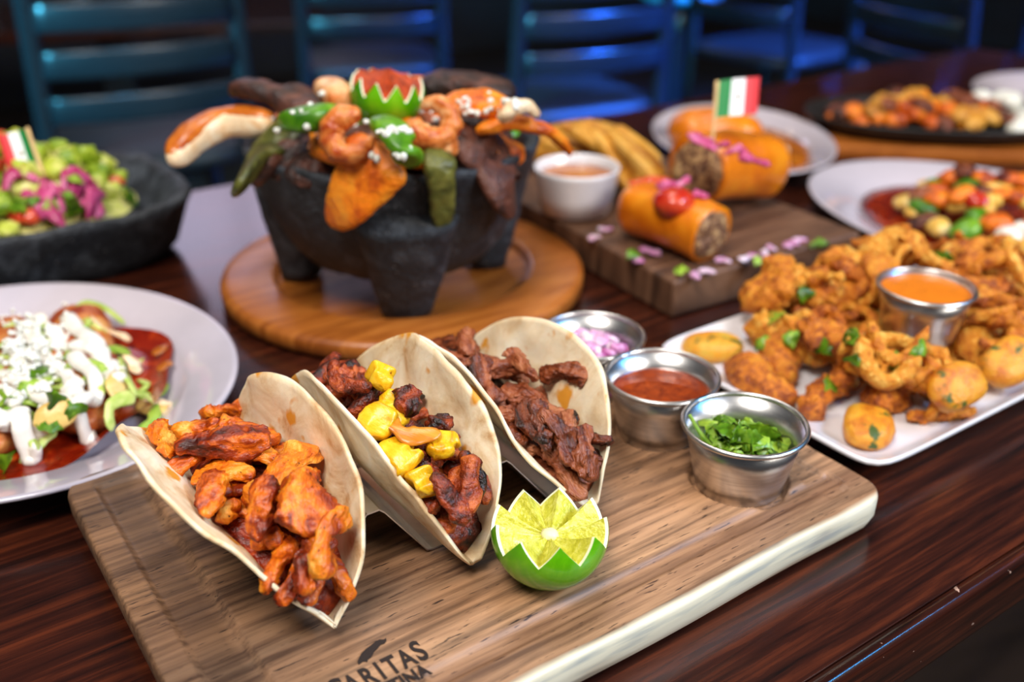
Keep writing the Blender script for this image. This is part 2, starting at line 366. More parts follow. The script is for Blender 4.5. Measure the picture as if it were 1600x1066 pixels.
M['glass'] = plain('cloudy_glass', (210, 225, 235), 0.05); M['glass'].node_tree.nodes['Principled BSDF'].inputs['Transmission Weight'].default_value = 0.9
M['globe'] = plain('lit_globe', (255, 236, 206), 0.5, emit=((255, 226, 186), 26.0))
M['windowglow'] = plain('daylit_pane', (200, 200, 220), 0.5, emit=((206, 196, 226), 5.0))
M['cord'] = plain('black_cord', (14, 14, 14), 0.6)

def wood_board_mat():
    m, nt, b = newmat('acacia_board'); N = nt.nodes; L = nt.links
    tc = N.new('ShaderNodeTexCoord'); sp = N.new('ShaderNodeSeparateXYZ'); L.new(tc.outputs['Object'], sp.inputs[0])
    def mapn(sc, scale, detail=6, dist=0.0):
        mp = N.new('ShaderNodeMapping'); mp.inputs['Scale'].default_value = sc; L.new(tc.outputs['Object'], mp.inputs[0])
        n = N.new('ShaderNodeTexNoise'); n.inputs['Scale'].default_value = scale; n.inputs['Detail'].default_value = detail; n.inputs['Distortion'].default_value = dist
        n.inputs['Roughness'].default_value = 0.62
        L.new(mp.outputs[0], n.inputs['Vector']); return n.outputs['Fac']
    def ramp(src, stops):
        cr = N.new('ShaderNodeValToRGB'); e = cr.color_ramp.elements
        while len(e) < len(stops): e.new(0.5)
        for k, (p, c) in enumerate(stops): e[k].position = p; e[k].color = lin(c)
        L.new(src, cr.inputs[0]); return cr.outputs[0]
    def mix(f, a, c, blend='MIX'):
        mx = N.new('ShaderNodeMix'); mx.data_type = 'RGBA'; mx.blend_type = blend
        if isinstance(f, float): mx.inputs[0].default_value = f
        else: L.new(f, mx.inputs[0])
        for i, v in ((6, a), (7, c)):
            if isinstance(v, tuple): mx.inputs[i].default_value = v
            else: L.new(v, mx.inputs[i])
        return mx.outputs[2]
    def math_(op, a, c):
        q = N.new('ShaderNodeMath'); q.operation = op
        for i, v in ((0, a), (1, c)):
            if isinstance(v, (int, float)): q.inputs[i].default_value = v
            else: L.new(v, q.inputs[i])
        return q.outputs[0]
    broad = mapn((0.07, 1, 1), 34, 4, 0.25)
    fine = mapn((0.05, 1, 1), 260, 6, 0.1)
    pore = mapn((0.12, 1, 1), 700, 2)
    base = ramp(broad, [(0.30, (58, 36, 24)), (0.42, (120, 80, 54)), (0.55, (176, 130, 94)), (0.72, (214, 170, 128))])
    base = mix(0.55, base, ramp(fine, [(0.36, (70, 50, 38)), (0.52, (190, 158, 130)), (0.7, (235, 205, 175))]), 'MULTIPLY')
    base = mix(0.38, base, ramp(fine, [(0.36, (84, 58, 40)), (0.6, (206, 164, 124))]), 'MIX')
    base = mix(ramp(pore, [(0.64, (0, 0, 0)), (0.70, (255, 255, 255))]), base, lin((50, 32, 24)))
    # dark heartwood bands and the pale sapwood along the front edge
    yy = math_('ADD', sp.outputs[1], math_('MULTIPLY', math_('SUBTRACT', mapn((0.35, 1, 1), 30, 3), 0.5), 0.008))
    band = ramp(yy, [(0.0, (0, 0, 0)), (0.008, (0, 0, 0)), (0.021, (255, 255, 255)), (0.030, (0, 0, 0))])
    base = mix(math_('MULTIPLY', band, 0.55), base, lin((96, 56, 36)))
    lf = ramp(math_('ADD', sp.outputs[0], math_('MULTIPLY', math_('SUBTRACT', broad, 0.5), 0.2)), [(0.04, (255, 255, 255)), (0.16, (0, 0, 0))])
    base = mix(math_('MULTIPLY', lf, 0.38), base, lin((70, 54, 44)))
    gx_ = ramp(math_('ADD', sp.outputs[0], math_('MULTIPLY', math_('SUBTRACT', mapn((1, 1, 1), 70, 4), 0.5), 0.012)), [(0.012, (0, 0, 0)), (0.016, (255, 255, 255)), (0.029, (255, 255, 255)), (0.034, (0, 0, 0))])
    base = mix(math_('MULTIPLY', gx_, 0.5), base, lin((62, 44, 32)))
    sap = ramp(yy, [(0.0022, (255, 255, 255)), (0.0034, (0, 0, 0))])
    sapc = ramp(mapn((0.10, 1, 1), 90, 4), [(0.33, (176, 178, 168)), (0.45, (226, 218, 190)), (0.7, (240, 232, 208))])
    base = mix(sap, base, sapc)
    L.new(base, b.inputs['Base Color'])
    b.inputs['Roughness'].default_value = 0.5
    bp = N.new('ShaderNodeBump'); bp.inputs['Strength'].default_value = 0.5; bp.inputs['Distance'].default_value = 0.0004
    L.new(fine, bp.inputs['Height']); L.new(bp.outputs[0], b.inputs['Normal'])
    return m
M['board'] = wood_board_mat()

def table_mat(edge=False):
    m, nt, b = newmat('table_edge_veneer' if edge else 'dark_table_veneer'); N = nt.nodes; L = nt.links
    tc = N.new('ShaderNodeTexCoord')
    mp = N.new('ShaderNodeMapping'); mp.inputs['Scale'].default_value = (0.05, 1, 1); L.new(tc.outputs['Object'], mp.inputs[0])
    n = N.new('ShaderNodeTexNoise'); n.inputs['Scale'].default_value = 150; n.inputs['Detail'].default_value = 7; n.inputs['Distortion'].default_value = 0.4; n.inputs['Roughness'].default_value = 0.65
    L.new(mp.outputs[0], n.inputs['Vector'])
    cr = N.new('ShaderNodeValToRGB'); e = cr.color_ramp.elements; e.new(0.5)
    for k, (p, c) in enumerate([(0.33, (18, 7, 6)), (0.5, (50, 20, 12)), (0.68, (86, 38, 20))]): e[k].position = p; e[k].color = lin(c)
    L.new(n.outputs['Fac'], cr.inputs[0]); col = cr.outputs[0]
    if edge:
        for c, sc, th in (((196, 160, 140), 130, 0.705),):
            n2 = N.new('ShaderNodeTexNoise'); n2.inputs['Scale'].default_value = sc; n2.inputs['Detail'].default_value = 4; L.new(tc.outputs['Object'], n2.inputs['Vector'])
            r2 = N.new('ShaderNodeValToRGB'); r2.color_ramp.elements[0].position = th; r2.color_ramp.elements[1].position = th+0.01
            L.new(n2.outputs['Fac'], r2.inputs[0])
            mx = N.new('ShaderNodeMix'); mx.data_type = 'RGBA'; L.new(r2.outputs[0], mx.inputs[0]); L.new(col, mx.inputs[6]); mx.inputs[7].default_value = lin(c); col = mx.outputs[2]
    L.new(col, b.inputs['Base Color']); b.inputs['Roughness'].default_value = 0.19 if not edge else 0.17
    bp = N.new('ShaderNodeBump'); bp.inputs['Strength'].default_value = 0.15; bp.inputs['Distance'].default_value = 0.0003
    L.new(n.outputs['Fac'], bp.inputs['Height']); L.new(bp.outputs[0], b.inputs['Normal'])
    return m
M['table'] = table_mat(); M['table_edge'] = table_mat(True)

# ------------------------------------------------------------------ the room
FZ = -0.76
struct('floor', box_mesh('floor', -4, 7, -3.5, 6, FZ-0.05, FZ, M['floor']))
struct('wall_back', box_mesh('wall_back', -4, 7, 4.7, 4.8, FZ, 2.4, M['wall']))
struct('wall_right', box_mesh('wall_right', 5.6, 5.7, -3.5, 4.7, FZ, 2.4, M['wall']))
win = empty('window_1', (1.65, 4.68, 1.5)); win['kind'] = 'structure'
for k in range(2):
    obj('pane', box_mesh('pane', -0.72+k*0.74, -0.02+k*0.74, -0.01, 0.01, -0.34, 0.40, M['windowglow']), win)
obj('window_frame', box_mesh('window_frame', -0.78, 0.78, 0.0, 0.02, -0.40, 0.46, M['chair']), win)

# ------------------------------------------------------------------ dining table
tb = empty('dining_table', (0.3, 0.35, FZ)); tag(tb, 'long dark brown wood veneer dining table under all the dishes', 'table')
def local(me, o): # shift a world-space mesh into the frame of its parent
    me.transform(o.matrix_world.inverted() if o.matrix_world != Matrix() else Matrix.Translation(-Vector(o.location))); return me
def child(name, me, par):
    me.transform(Matrix.Translation(-Vector(par.location))); return obj(name, me, par)
child('tabletop', box_mesh('tabletop', -1.2, 1.6, -0.0502, 0.752, -0.034, 0.0, M['table'], 0.0006), tb)
n = 2; prf = []
E0 = [(-0.0510, -0.036), (-0.0510, -0.0002), (-0.0555, -0.0002), (-0.0575, -0.0016), (-0.0582, -0.0045), (-0.0582, -0.031), (-0.0572, -0.0345), (-0.055, -0.036)]
V = []; F = []
xs = np.linspace(-1.2, 1.6, 57)
for x in xs:
    for y, z in E0: V.append((x, y, z))
for i in range(len(xs)-1):
    for j in range(len(E0)):
        k = (j+1) % len(E0); F.append((i*8+j, i*8+k, (i+1)*8+k, (i+1)*8+j))
child('edge_strip', mesh('edge_strip', V, F, M['table_edge']), tb)['label'] = 'worn table edge with chipped varnish'
for lx, ly in ((-1.0, 0.1), (-1.0, 0.6), (1.4, 0.1), (1.4, 0.6)):
    child('leg', box_mesh('leg', lx-0.03, lx+0.03, ly-0.03, ly+0.03, FZ, -0.034, M['chair'], 0.004), tb)

# ------------------------------------------------------------------ serving board
ZB = 0.022; BW, BH = 0.3461, 0.2500
RAM = [(0.2924, 0.1771), (0.2924, 0.1149), (0.2924, 0.0526)]
def board_mesh():
    nx, ny = 300, 210; rc = 0.014
    ys = np.concatenate([np.linspace(0, rc, 14)[:-1], np.linspace(rc, BH-rc, ny-26), np.linspace(BH-rc, BH, 14)[1:]])
    rows = []
    for y in ys:
        d = 0.0
        if y < rc: d = rc-math.sqrt(max(rc*rc-(rc-y)**2, 0))
        elif y > BH-rc: d = rc-math.sqrt(max(rc*rc-(y-BH+rc)**2, 0))
        rows.append(np.stack([np.linspace(d, BW-d, nx), np.full(nx, y)], 1))
    P = np.array(rows)                      # rows, nx, 2
    X, Y = P[..., 0], P[..., 1]
    Z = np.full(X.shape, ZB)
    g = lambda d, w: np.clip(1.8*(1-(d/w)**2), 0, 1)
    ins = (X > 0.012) & (X < BW-0.012) & (Y > 0.012) & (Y < BH-0.012)
    Z -= ins*0.0026*np.maximum.reduce([g(X-0.0235, 0.0125), g(Y-0.0235, 0.006)*(X > 0.02), g(Y-(BH-0.020), 0.008)*(X > 0.02), g(X-(BW-0.022), 0.008)*0.6])
    Z += 0.0004*n3(np.stack([X*0.15, Y, 0*X], -1), 90, 3)
    for cx, cy in RAM:
        d = np.hypot(X-cx, Y-cy); Z -= 0.0042*(lambda q: q*q*(3-2*q))(np.clip((0.0268-d)/0.0028, 0, 1))
    wob = 0.0016*n3(np.stack([X, 0*X, 0*X], -1), 28, 9)
    V = np.stack([X, Y, Z], -1).reshape(-1, 3); a, b = X.shape
    F = [(i*b+j, i*b+j+1, (i+1)*b+j+1, (i+1)*b+j) for i in range(a-1) for j in range(b-1)]
    ring = [(0, j) for j in range(b)] + [(i, b-1) for i in range(1, a)] + [(a-1, j) for j in range(b-2, -1, -1)] + [(i, 0) for i in range(a-2, 0, -1)]
    idx = [i*b+j for i, j in ring]; prev = idx; V = list(map(tuple, V)); c = np.array([BW/2, BH/2])
    for off, z in ((0.0009, ZB-0.0008), (0.0014, ZB-0.0025), (0.0012, 0.010), (-0.001, 0.004), (-0.004, 0.0012), (-0.006, 0.0)):
        cur = []
        for q in idx:
            x, y, _ = V[q]
            nx_ = (x-min(max(x, rc), BW-rc)); ny_ = (y-min(max(y, rc), BH-rc)); l = math.hypot(nx_, ny_)+1e-9
            o = off
            if y < rc: o += 0.0006*math.sin(x*40)*min(1, (BW-x)/0.05)
            V.append((x+nx_/l*o, y+ny_/l*o, z)); cur.append(len(V)-1)
        m = len(idx)
        for k in range(m): F.append((prev[k], cur[k], cur[(k+1) % m], prev[(k+1) % m]))
        prev = cur
    F.append(tuple(prev[::-1]))
    return mesh('serving_board', V, F, M['board'])
board = tag(obj('serving_board', board_mesh()), 'acacia wood serving board with pale bark edge carrying three tacos', 'board')
def text_mesh(name, body, size, sx, loc, mat, shear=0.0, bold=0.0):
    cu = bpy.data.curves.new(name, 'FONT'); cu.body = body; cu.size = size; cu.align_x = 'LEFT'; cu.extrude = 0.0001; cu.offset = bold
    t = bpy.data.objects.new(name, cu); COL.objects.link(t); bpy.context.view_layer.update()
    me = bpy.data.meshes.new_from_object(t.evaluated_get(bpy.context.evaluated_depsgraph_get())); COL.objects.unlink(t); bpy.data.objects.remove(t)
    me.transform(Matrix.Translation(loc) @ Matrix.Diagonal((sx, 1, 1, 1))); me.materials.clear(); me.materials.append(mat); return me
# burnt brand: letters one by one, baseline along the board, up towards the far side
x = 0.0500
for ch, wd_ in zip('GARITAS', (0.0072, 0.0070, 0.0070, 0.0038, 0.0064, 0.0070, 0.0066)):
    big = 0.0165 if ch in 'GS' else 0.0145
    o = obj('brand_letter', text_mesh('brand_letter', ch, big, 0.62, (x, 0.0335, ZB+0.0004), M['brand'], bold=0.0004), board); x += wd_
obj('brand_word', text_mesh('brand_word', 'CANTINA', 0.0092, 0.80, (0.0560, 0.0252, ZB+0.0004), M['brand'], bold=0.0003), board)
bull = [(0.0668, 0.0462), (0.0690, 0.0468), (0.0705, 0.0456), (0.0712, 0.0466), (0.0728, 0.0470), (0.0738, 0.0478), (0.0752, 0.0492), (0.0772, 0.0500), (0.0794, 0.0512), (0.0812, 0.0510), (0.0826, 0.0520), (0.0832, 0.0532), (0.0818, 0.0530), (0.0806, 0.0540), (0.0786, 0.0540), (0.0760, 0.0530), (0.0734, 0.0524), (0.0706, 0.0512), (0.0686, 0.0494), (0.0672, 0.0480)]
V = [(a, b_, ZB+0.0005) for a, b_ in bull]+[(a, b_, ZB+0.0002) for a, b_ in bull]; m_ = len(bull)
obj('brand_emblem', mesh('brand_emblem', V, [tuple(range(m_))]+[(i, m_+i, m_+(i+1) % m_, (i+1) % m_) for i in range(m_)], M['brand'], False), board)

# ------------------------------------------------------------------ taco holder and tacos
hx = (0.067, 0.133, 0.204)
prof_h = [(hx[0]-0.017, 0.0385)]
for k in range(3):
    prof_h += [(hx[k]-0.007, 0.0245), (hx[k]-0.004, 0.0235), (hx[k]+0.004, 0.0235), (hx[k]+0.007, 0.0245)]
    if k < 2:
        xm = (hx[k]+hx[k+1])/2; prof_h += [(xm-0.0055, 0.0545), (xm-0.0030, 0.0570), (xm+0.0030, 0.0570), (xm+0.0055, 0.0545)]
prof_h += [(hx[2]+0.017, 0.0385)]
V = []; F = []; P = np.array(prof_h)
for y in (0.092, 0.172):
    for q in P: V.append((q[0], y, q[1]))
    for q in P: V.append((q[0], y, q[1]-0.0009))
m_ = len(P)
for j in range(m_-1):
    F += [(j, j+1, 2*m_+j+1, 2*m_+j), (m_+j, 3*m_+j, 3*m_+j+1, m_+j+1), (j, m_+j, m_+j+1, j+1), (2*m_+j, 2*m_+j+1, 3*m_+j+1, 3*m_+j)]
F += [(0, 2*m_, 3*m_, m_), (m_-1, 2*m_-1, 4*m_-1, 3*m_-1)]
tag(obj('taco_holder', mesh('taco_holder', V, F, M['steel'], False)), 'wavy stainless steel taco holder standing on the wooden serving board', 'taco holder')

TACO = [
 dict(g=[0.0653, 0.0634, 0.0687, 0.2063, 0.0296, 0.0340], L=[40.4, 38.2, 40.7, 1.01, 1.24, 0.86], R=[18.4, 24.5, 40.0, 1.25, 0.985, 1.054], label='flour tortilla folded around chopped orange chicken, nearest the oval plate'),
 dict(g=[0.1345, 0.0652, 0.1290, 0.2124, 0.0300, 0.0335], L=[30.0, 25.0, 34.0, 0.96, 0.95, 0.97], R=[26.0, 17.0, 46.0, 0.95, 1.02, 1.015], label='flour tortilla folded around dark pork and yellow pineapple, the middle taco'),
 dict(g=[0.2058, 0.0671, 0.2037, 0.2130, 0.0310, 0.0330], L=[44.0, 30.5, 48.0, 1.20, 1.03, 1.047], R=[34.0, 28.7, 30.8, 0.89, 0.937, 1.033], label='flour tortilla folded around brown beef strips, next to the steel sauce cups'),
]
def quad3(a, b, c, v): return a*(1-v)*(1-2*v)+4*b*v*(1-v)+c*v*(2*v-1)
def flap(T, v, s, side):
    """point(s) on the tortilla: v 0 back .. 1 front, s 0 fold .. 1 rim"""
    v = np.asarray(v, float); s = np.asarray(s, float)
    xf, yf, xb, yb, zf, zb = T['g']; q = T['L'] if side < 0 else T['R']
    tilt = np.radians(quad3(*q[:3], v)); h = np.sqrt(np.maximum(1-(2*v-1)**2, 0))
    ln = math.hypot(xf-xb, yf-yb)/2*h*quad3(*q[3:], v)
    p0 = np.stack([xb+(xf-xb)*v, yb+(yf-yb)*v, zb+(zf-zb)*v], -1)
    p2 = p0 + np.stack([side*ln*np.sin(tilt), 0*v, ln*np.cos(tilt)], -1)
    p1 = p0 + np.stack([side*(0.011*h+0.20*ln*np.sin(tilt)), 0*v, 0.003*h+0.16*ln], -1)
    s = s[..., None]
    return p0*(1-s)**2 + p1*2*s*(1-s) + p2*s*s
def tortilla_mesh(T, seed):
    nvv, ns = 72, 30
    a = np.radians(np.linspace(-87, 87, nvv)); v = (np.sin(a)+1)/2
    G = []
    for k in range(-ns, ns+1):
        s = np.full(nvv, abs(k)/ns); p = flap(T, v, s, -1 if k < 0 else 1)
        G.append(p)
    G = np.array(G)                        # (2ns+1, nvv, 3)
    du = np.gradient(G, axis=0); dv = np.gradient(G, axis=1); nr = np.cross(du, dv); nr /= np.linalg.norm(nr, axis=2)[..., None]+1e-12
    ss = np.abs(np.linspace(-1, 1, 2*ns+1))[:, None]
    wv = (0.0036*n3(G, 34, seed)+0.0012*n3(G, 90, seed+3))*(0.15+ss**1.6)
    if 'curl' in T:
        cv, cs, amp_ = T['curl']
        side = np.linspace(-1, 1, 2*ns+1)[:, None]
        wv = wv + amp_*np.exp(-((v[None, :]-cv)/0.13)**2)*np.clip((side-cs)/(1-cs), 0, 1)**1.5
    G = G + nr*wv[..., None]
    G[..., 2] = np.maximum(G[..., 2], ZB+0.003)
    th = 0.0009
    A = (G+nr*th).reshape(-1, 3); B = (G-nr*th).reshape(-1, 3); V = np.vstack([A, B]); F = []
    n1, n2 = G.shape[:2]; o = n1*n2
    for i in range(n1-1):
        for j in range(n2-1):
            q = (i*n2+j, (i+1)*n2+j, (i+1)*n2+j+1, i*n2+j+1)
            F.append(q); F.append(tuple(o+t for t in q[::-1]))
    bd = [(0, j) for j in range(n2)]+[(i, n2-1) for i in range(1, n1)]+[(n1-1, j) for j in range(n2-2, -1, -1)]+[(i, 0) for i in range(n1-2, 0, -1)]
    for k in range(len(bd)):
        p, q = bd[k], bd[(k+1) % len(bd)]; p = p[0]*n2+p[1]; q = q[0]*n2+q[1]
        F.append((p, q, o+q, o+p))
    return mesh('taco_tortilla', V, F, M['tortilla']), G
TACO[1]['curl'] = (0.30, 0.45, 0.010)
FILL = [(0.58, 0.55), (0.66, 0.54), (0.58, 0.47)]
piles = []
for k, T in enumerate(TACO):
    me, G = tortilla_mesh(T, 11+k*7)
    tag(obj('taco_tortilla', me), T['label'], 'taco', 'three folded tacos on the serving board')
    # the packed lower layer of the filling
    nb = 60; v = np.linspace(0.06, 0.955, nb); sl, sr = FILL[k]
    ramp_ = np.clip((v-0.02)/0.2, 0, 1)
    PL = flap(T, v, np.full(nb, sl*0.96), -1); PR = flap(T, v, np.full(nb, sr*0.96), 1)
    w = np.linspace(0, 1, 17)
    S = PL[:, None, :]*(1-w)[None, :, None] + PR[:, None, :]*w[None, :, None]
    S[..., 2] += (0.006*np.sin(np.pi*w)[None, :])*np.sin(np.pi*v)[:, None] + 0.0012*n3(S, 180, k)*np.sin(np.pi*w)[None, :]
    LO = np.array([flap(T, v, np.full(nb, abs(c_)), -1 if c_ < 0 else 1) for c_ in np.linspace(-sl*0.93, sr*0.93, 17)]).transpose(1, 0, 2); LO[..., 2] += 0.0016
    Vb = np.vstack([S.reshape(-1, 3), LO.reshape(-1, 3)]); F = []; o_ = nb*17
    for i in range(nb-1):
        for j in range(16):
            q = (i*17+j, i*17+j+1, (i+1)*17+j+1, (i+1)*17+j); F.append(q); F.append(tuple(o_+t for t in q[::-1]))
        for j in (0, 16): F.append((i*17+j, (i+1)*17+j, o_+(i+1)*17+j, o_+i*17+j))
    for i in (0, nb-1):
        for j in range(16): F.append((i*17+j, i*17+j+1, o_+i*17+j+1, o_+i*17+j))
    nm, lb = (('chicken_filling', 'fine orange chicken shreds packed at the bottom of the nearest taco'), ('pork_filling', 'fine dark pork bits packed at the bottom of the middle taco'), ('beef_filling', 'fine brown beef bits packed at the bottom of the farthest taco'))[k]
    tag(obj(nm, mesh(nm, Vb, F, (M['chicken_bed'], M['pork'], M['beef'])[k])), lb, 'filling', None, 'stuff')
    pl = Pile(T['g'][0]-0.07, T['g'][0]+0.07, 0.05, 0.23, 0.0016); pl.H[:] = ZB
    pl.raster(S.reshape(-1, 3))
    for f_ in np.linspace(0, 1, 4)[1:]:
        pl.raster((S[:-1]*(1-f_)+S[1:]*f_).reshape(-1, 3)); pl.raster((S[:, :-1]*(1-f_)+S[:, 1:]*f_).reshape(-1, 3))
    for s_ in np.linspace(0.4, 1, 90):
        vv = np.linspace(0.02, 0.98, 240)
        for sd in (-1, 1): pl.raster(flap(T, vv, np.full(240, s_), sd)+[0, 0, 0.001])
    piles.append((pl, S))
def fillpos(k, v, w):
    S = piles[k][1]; i = int(np.clip((v-0.06)/0.895*59, 0, 59)); j = int(np.clip(w*16, 0, 16)); return S[i, j]

# chicken
def zone(v, w_): return ('back end' if v < 0.3 else 'rear half' if v < 0.5 else 'front half' if v < 0.75 else 'front tip', 'outer flap' if w_ < 0.38 else 'fold centre' if w_ < 0.64 else 'inner flap')
def heap(k, vs, name, n_, noun, taco, cat, grp, yawf, w0=0.08, w1=0.92, v0=0.05, v1=0.96, pct=14):
    for q in range(n_):
        v = v0+(v1-v0)*((q*0.61803) % 1.0); w_ = rng.uniform(w0, w1); p = fillpos(k, v, w_); z_ = zone(v, w_)
        if piles[k][0].height(p[0], p[1]) > p[2]+(0.0075, 0.012, 0.009)[k]: continue
        put(piles[k][0], vs[rng.integers(len(vs))], name, p[0], p[1], yawf(v), '%s at the %s of the %s by the %s' % (noun, z_[0], taco, z_[1]), cat, grp, 0.6, pct)
Gc = 'chicken pieces in the nearest taco'
cv = variants(lambda s: strip_vf(0.027, 0.0085, 0.0058, s, nu=40, nv=26, amp=0.19, bend=0.35, lift=0.15, fib=0.13, lump=0.14, freq=230, p=3), 10, 'chicken_strip', M['chicken'], 100)
cb = variants(lambda s: strip_vf(0.036, 0.0125, 0.0066, s, nu=44, nv=28, amp=0.18, bend=0.25, lift=0.12, fib=0.13, lump=0.14, freq=200, tail=0.5, p=3), 5, 'chicken_strip', M['chicken'], 140)
cs = variants(lambda s: strip_vf(0.012, 0.0085, 0.0065, s, nu=16, nv=14, amp=0.22, lump=0.15, freq=190), 8, 'chicken_strip', M['chicken'], 160)
heap(0, cs[:4]+cv+cv, 'chicken_strip', 110, 'orange chicken piece', 'nearest taco', 'chicken', Gc, lambda v: rng.uniform(0, 6.28))
def imgyaw(deg):
    c_, s_ = math.cos(math.radians(deg)), math.sin(math.radians(deg))
    v_ = RIGHT*c_ - np.array([-math.sin(AZ), math.cos(AZ), 0])*s_/0.5; return math.atan2(v_[1], v_[0])
def hero(k, var, name, px, py, deg, lb, cat, grp, pct=16):
    p = piles[k][0].hit(px, py+6); put(piles[k][0], var, name, p[0], p[1], imgyaw(deg), lb, cat, grp, 0.6, pct)
for px, py, dg, vi, lb in ((345, 690, -12, 0, 'browned chicken strip lying crosswise at the back of the nearest taco'), (268, 705, 60, 4, 'orange chicken strip leaning on the outer flap of the nearest taco'),
                       (462, 738, 95, 1, 'large pale orange chicken strip high at the back of the nearest taco'), (325, 775, 95, 2, 'upright orange chicken strip by the outer flap of the nearest taco'),
                       (405, 800, 118, 2, 'pointed orange chicken strip in the middle of the nearest taco'), (478, 822, 74, 3, 'long charred chicken strip running to the front of the nearest taco'),
                       (490, 900, 60, 7, 'dark edged chicken strip close to the front tip of the nearest taco'), (530, 935, 95, 9, 'chicken strip spilling out at the very tip of the nearest taco')):
    hero(0, (cb+cv)[vi], 'chicken_strip', px, py, dg, lb, 'chicken', Gc, 9)
# pork and pineapple
pv = variants(lambda s: strip_vf(0.0135, 0.0095, 0.0075, s, nu=30, nv=24, amp=0.24, lump=0.16, freq=300, bend=0.4, p=3), 10, 'pork_piece', M['pork'], 200)
pw = variants(lambda s: strip_vf(0.022, 0.0075, 0.006, s, nu=24, nv=14, amp=0.2, lump=0.15, freq=170, bend=0.5), 4, 'pork_piece', M['pork'], 215)
Gp = 'pork pieces in the middle taco'
heap(1, pv+pw, 'pork_piece', 130, 'dark pork piece', 'middle taco', 'pork', Gp, lambda v: rng.uniform(0, 6.28), 0.17, 0.90, 0.08, 0.93)
pn = variants(lambda s: strip_vf(0.0165, 0.0125, 0.0085, s, nu=18, nv=20, amp=0.07, p=5, bend=0.1, lift=0.05, tail=0.4, twist=0.2, fib=0.04), 5, 'pineapple_chunk', M['pineapple'], 230)
for q, (px, py, dg, where) in enumerate(((594, 598, 80, 'farthest back'), (618, 646, 20, 'beside a charred pork piece'), (592, 700, 20, 'against the outer flap'), (692, 700, 70, 'against the inner flap'), (628, 738, 40, 'with brown specks'), (662, 772, 45, 'nearest the front'))):
    hero(1, pn[q % 5], 'pineapple_chunk', px, py, dg, 'yellow pineapple chunk %s in the middle taco' % where, 'pineapple', 'pineapple chunks in the middle taco', 12)
on = variants(lambda s: strip_vf(0.030, 0.0085, 0.003, s, nu=20, nv=12, amp=0.1, bend=0.45, lift=0.3), 2, 'onion_strip', M['onion_cooked'], 250)
hero(1, on[0], 'onion_strip', 645, 672, 8, 'soft grilled onion strip across the middle taco', 'onion', None, 22)
for q, (px, py, dg, lb) in enumerate(((648, 635, 60, 'charred pork piece beside the second pineapple chunk'), (726, 742, 78, 'long thin pork strip standing by the inner flap of the middle taco'), (700, 785, 20, 'orange brown pork piece near the front of the middle taco'), (732, 826, 80, 'pork piece at the very front tip of the middle taco'))):
    hero(1, (pv+pw)[9+q], 'pork_piece', px, py, dg, lb, 'pork', Gp)
# beef
bv = variants(lambda s: strip_vf(0.027, 0.0090, 0.0052, s, nu=40, nv=28, amp=0.20, bend=0.22, lift=0.12, p=3.4, fib=0.20, lump=0.14, freq=230), 10, 'beef_strip', M['beef'], 300)
Gb = 'beef strips in the farthest taco'
heap(2, bv, 'beef_strip', 80, 'brown beef strip', 'farthest taco', 'beef', Gb, lambda v: rng.normal(2.2, 0.9), 0.12, 0.90)
for px, py, dg, vi, lb in ((724, 532, 80, 1, 'beef strip standing up at the back end of the farthest taco'), (765, 612, 55, 0, 'wide beef strip against the outer flap of the farthest taco'), (815, 572, 40, 5, 'dark beef strip near the back flap of the farthest taco'), (880, 605, 18, 2, 'long beef strip pointing toward the red salsa cup'), (848, 655, 72, 3, 'upright beef strip in the middle of the farthest taco'), (885, 668, 95, 6, 'rough beef strip by the inner flap of the farthest taco'), (868, 700, 40, 7, 'charred knobby beef strip in the farthest taco'), (912, 752, 60, 4, 'charred beef strip at the very front tip of the farthest taco')):
    hero(2, bv[vi], 'beef_strip', px, py, dg, lb, 'beef', Gb)

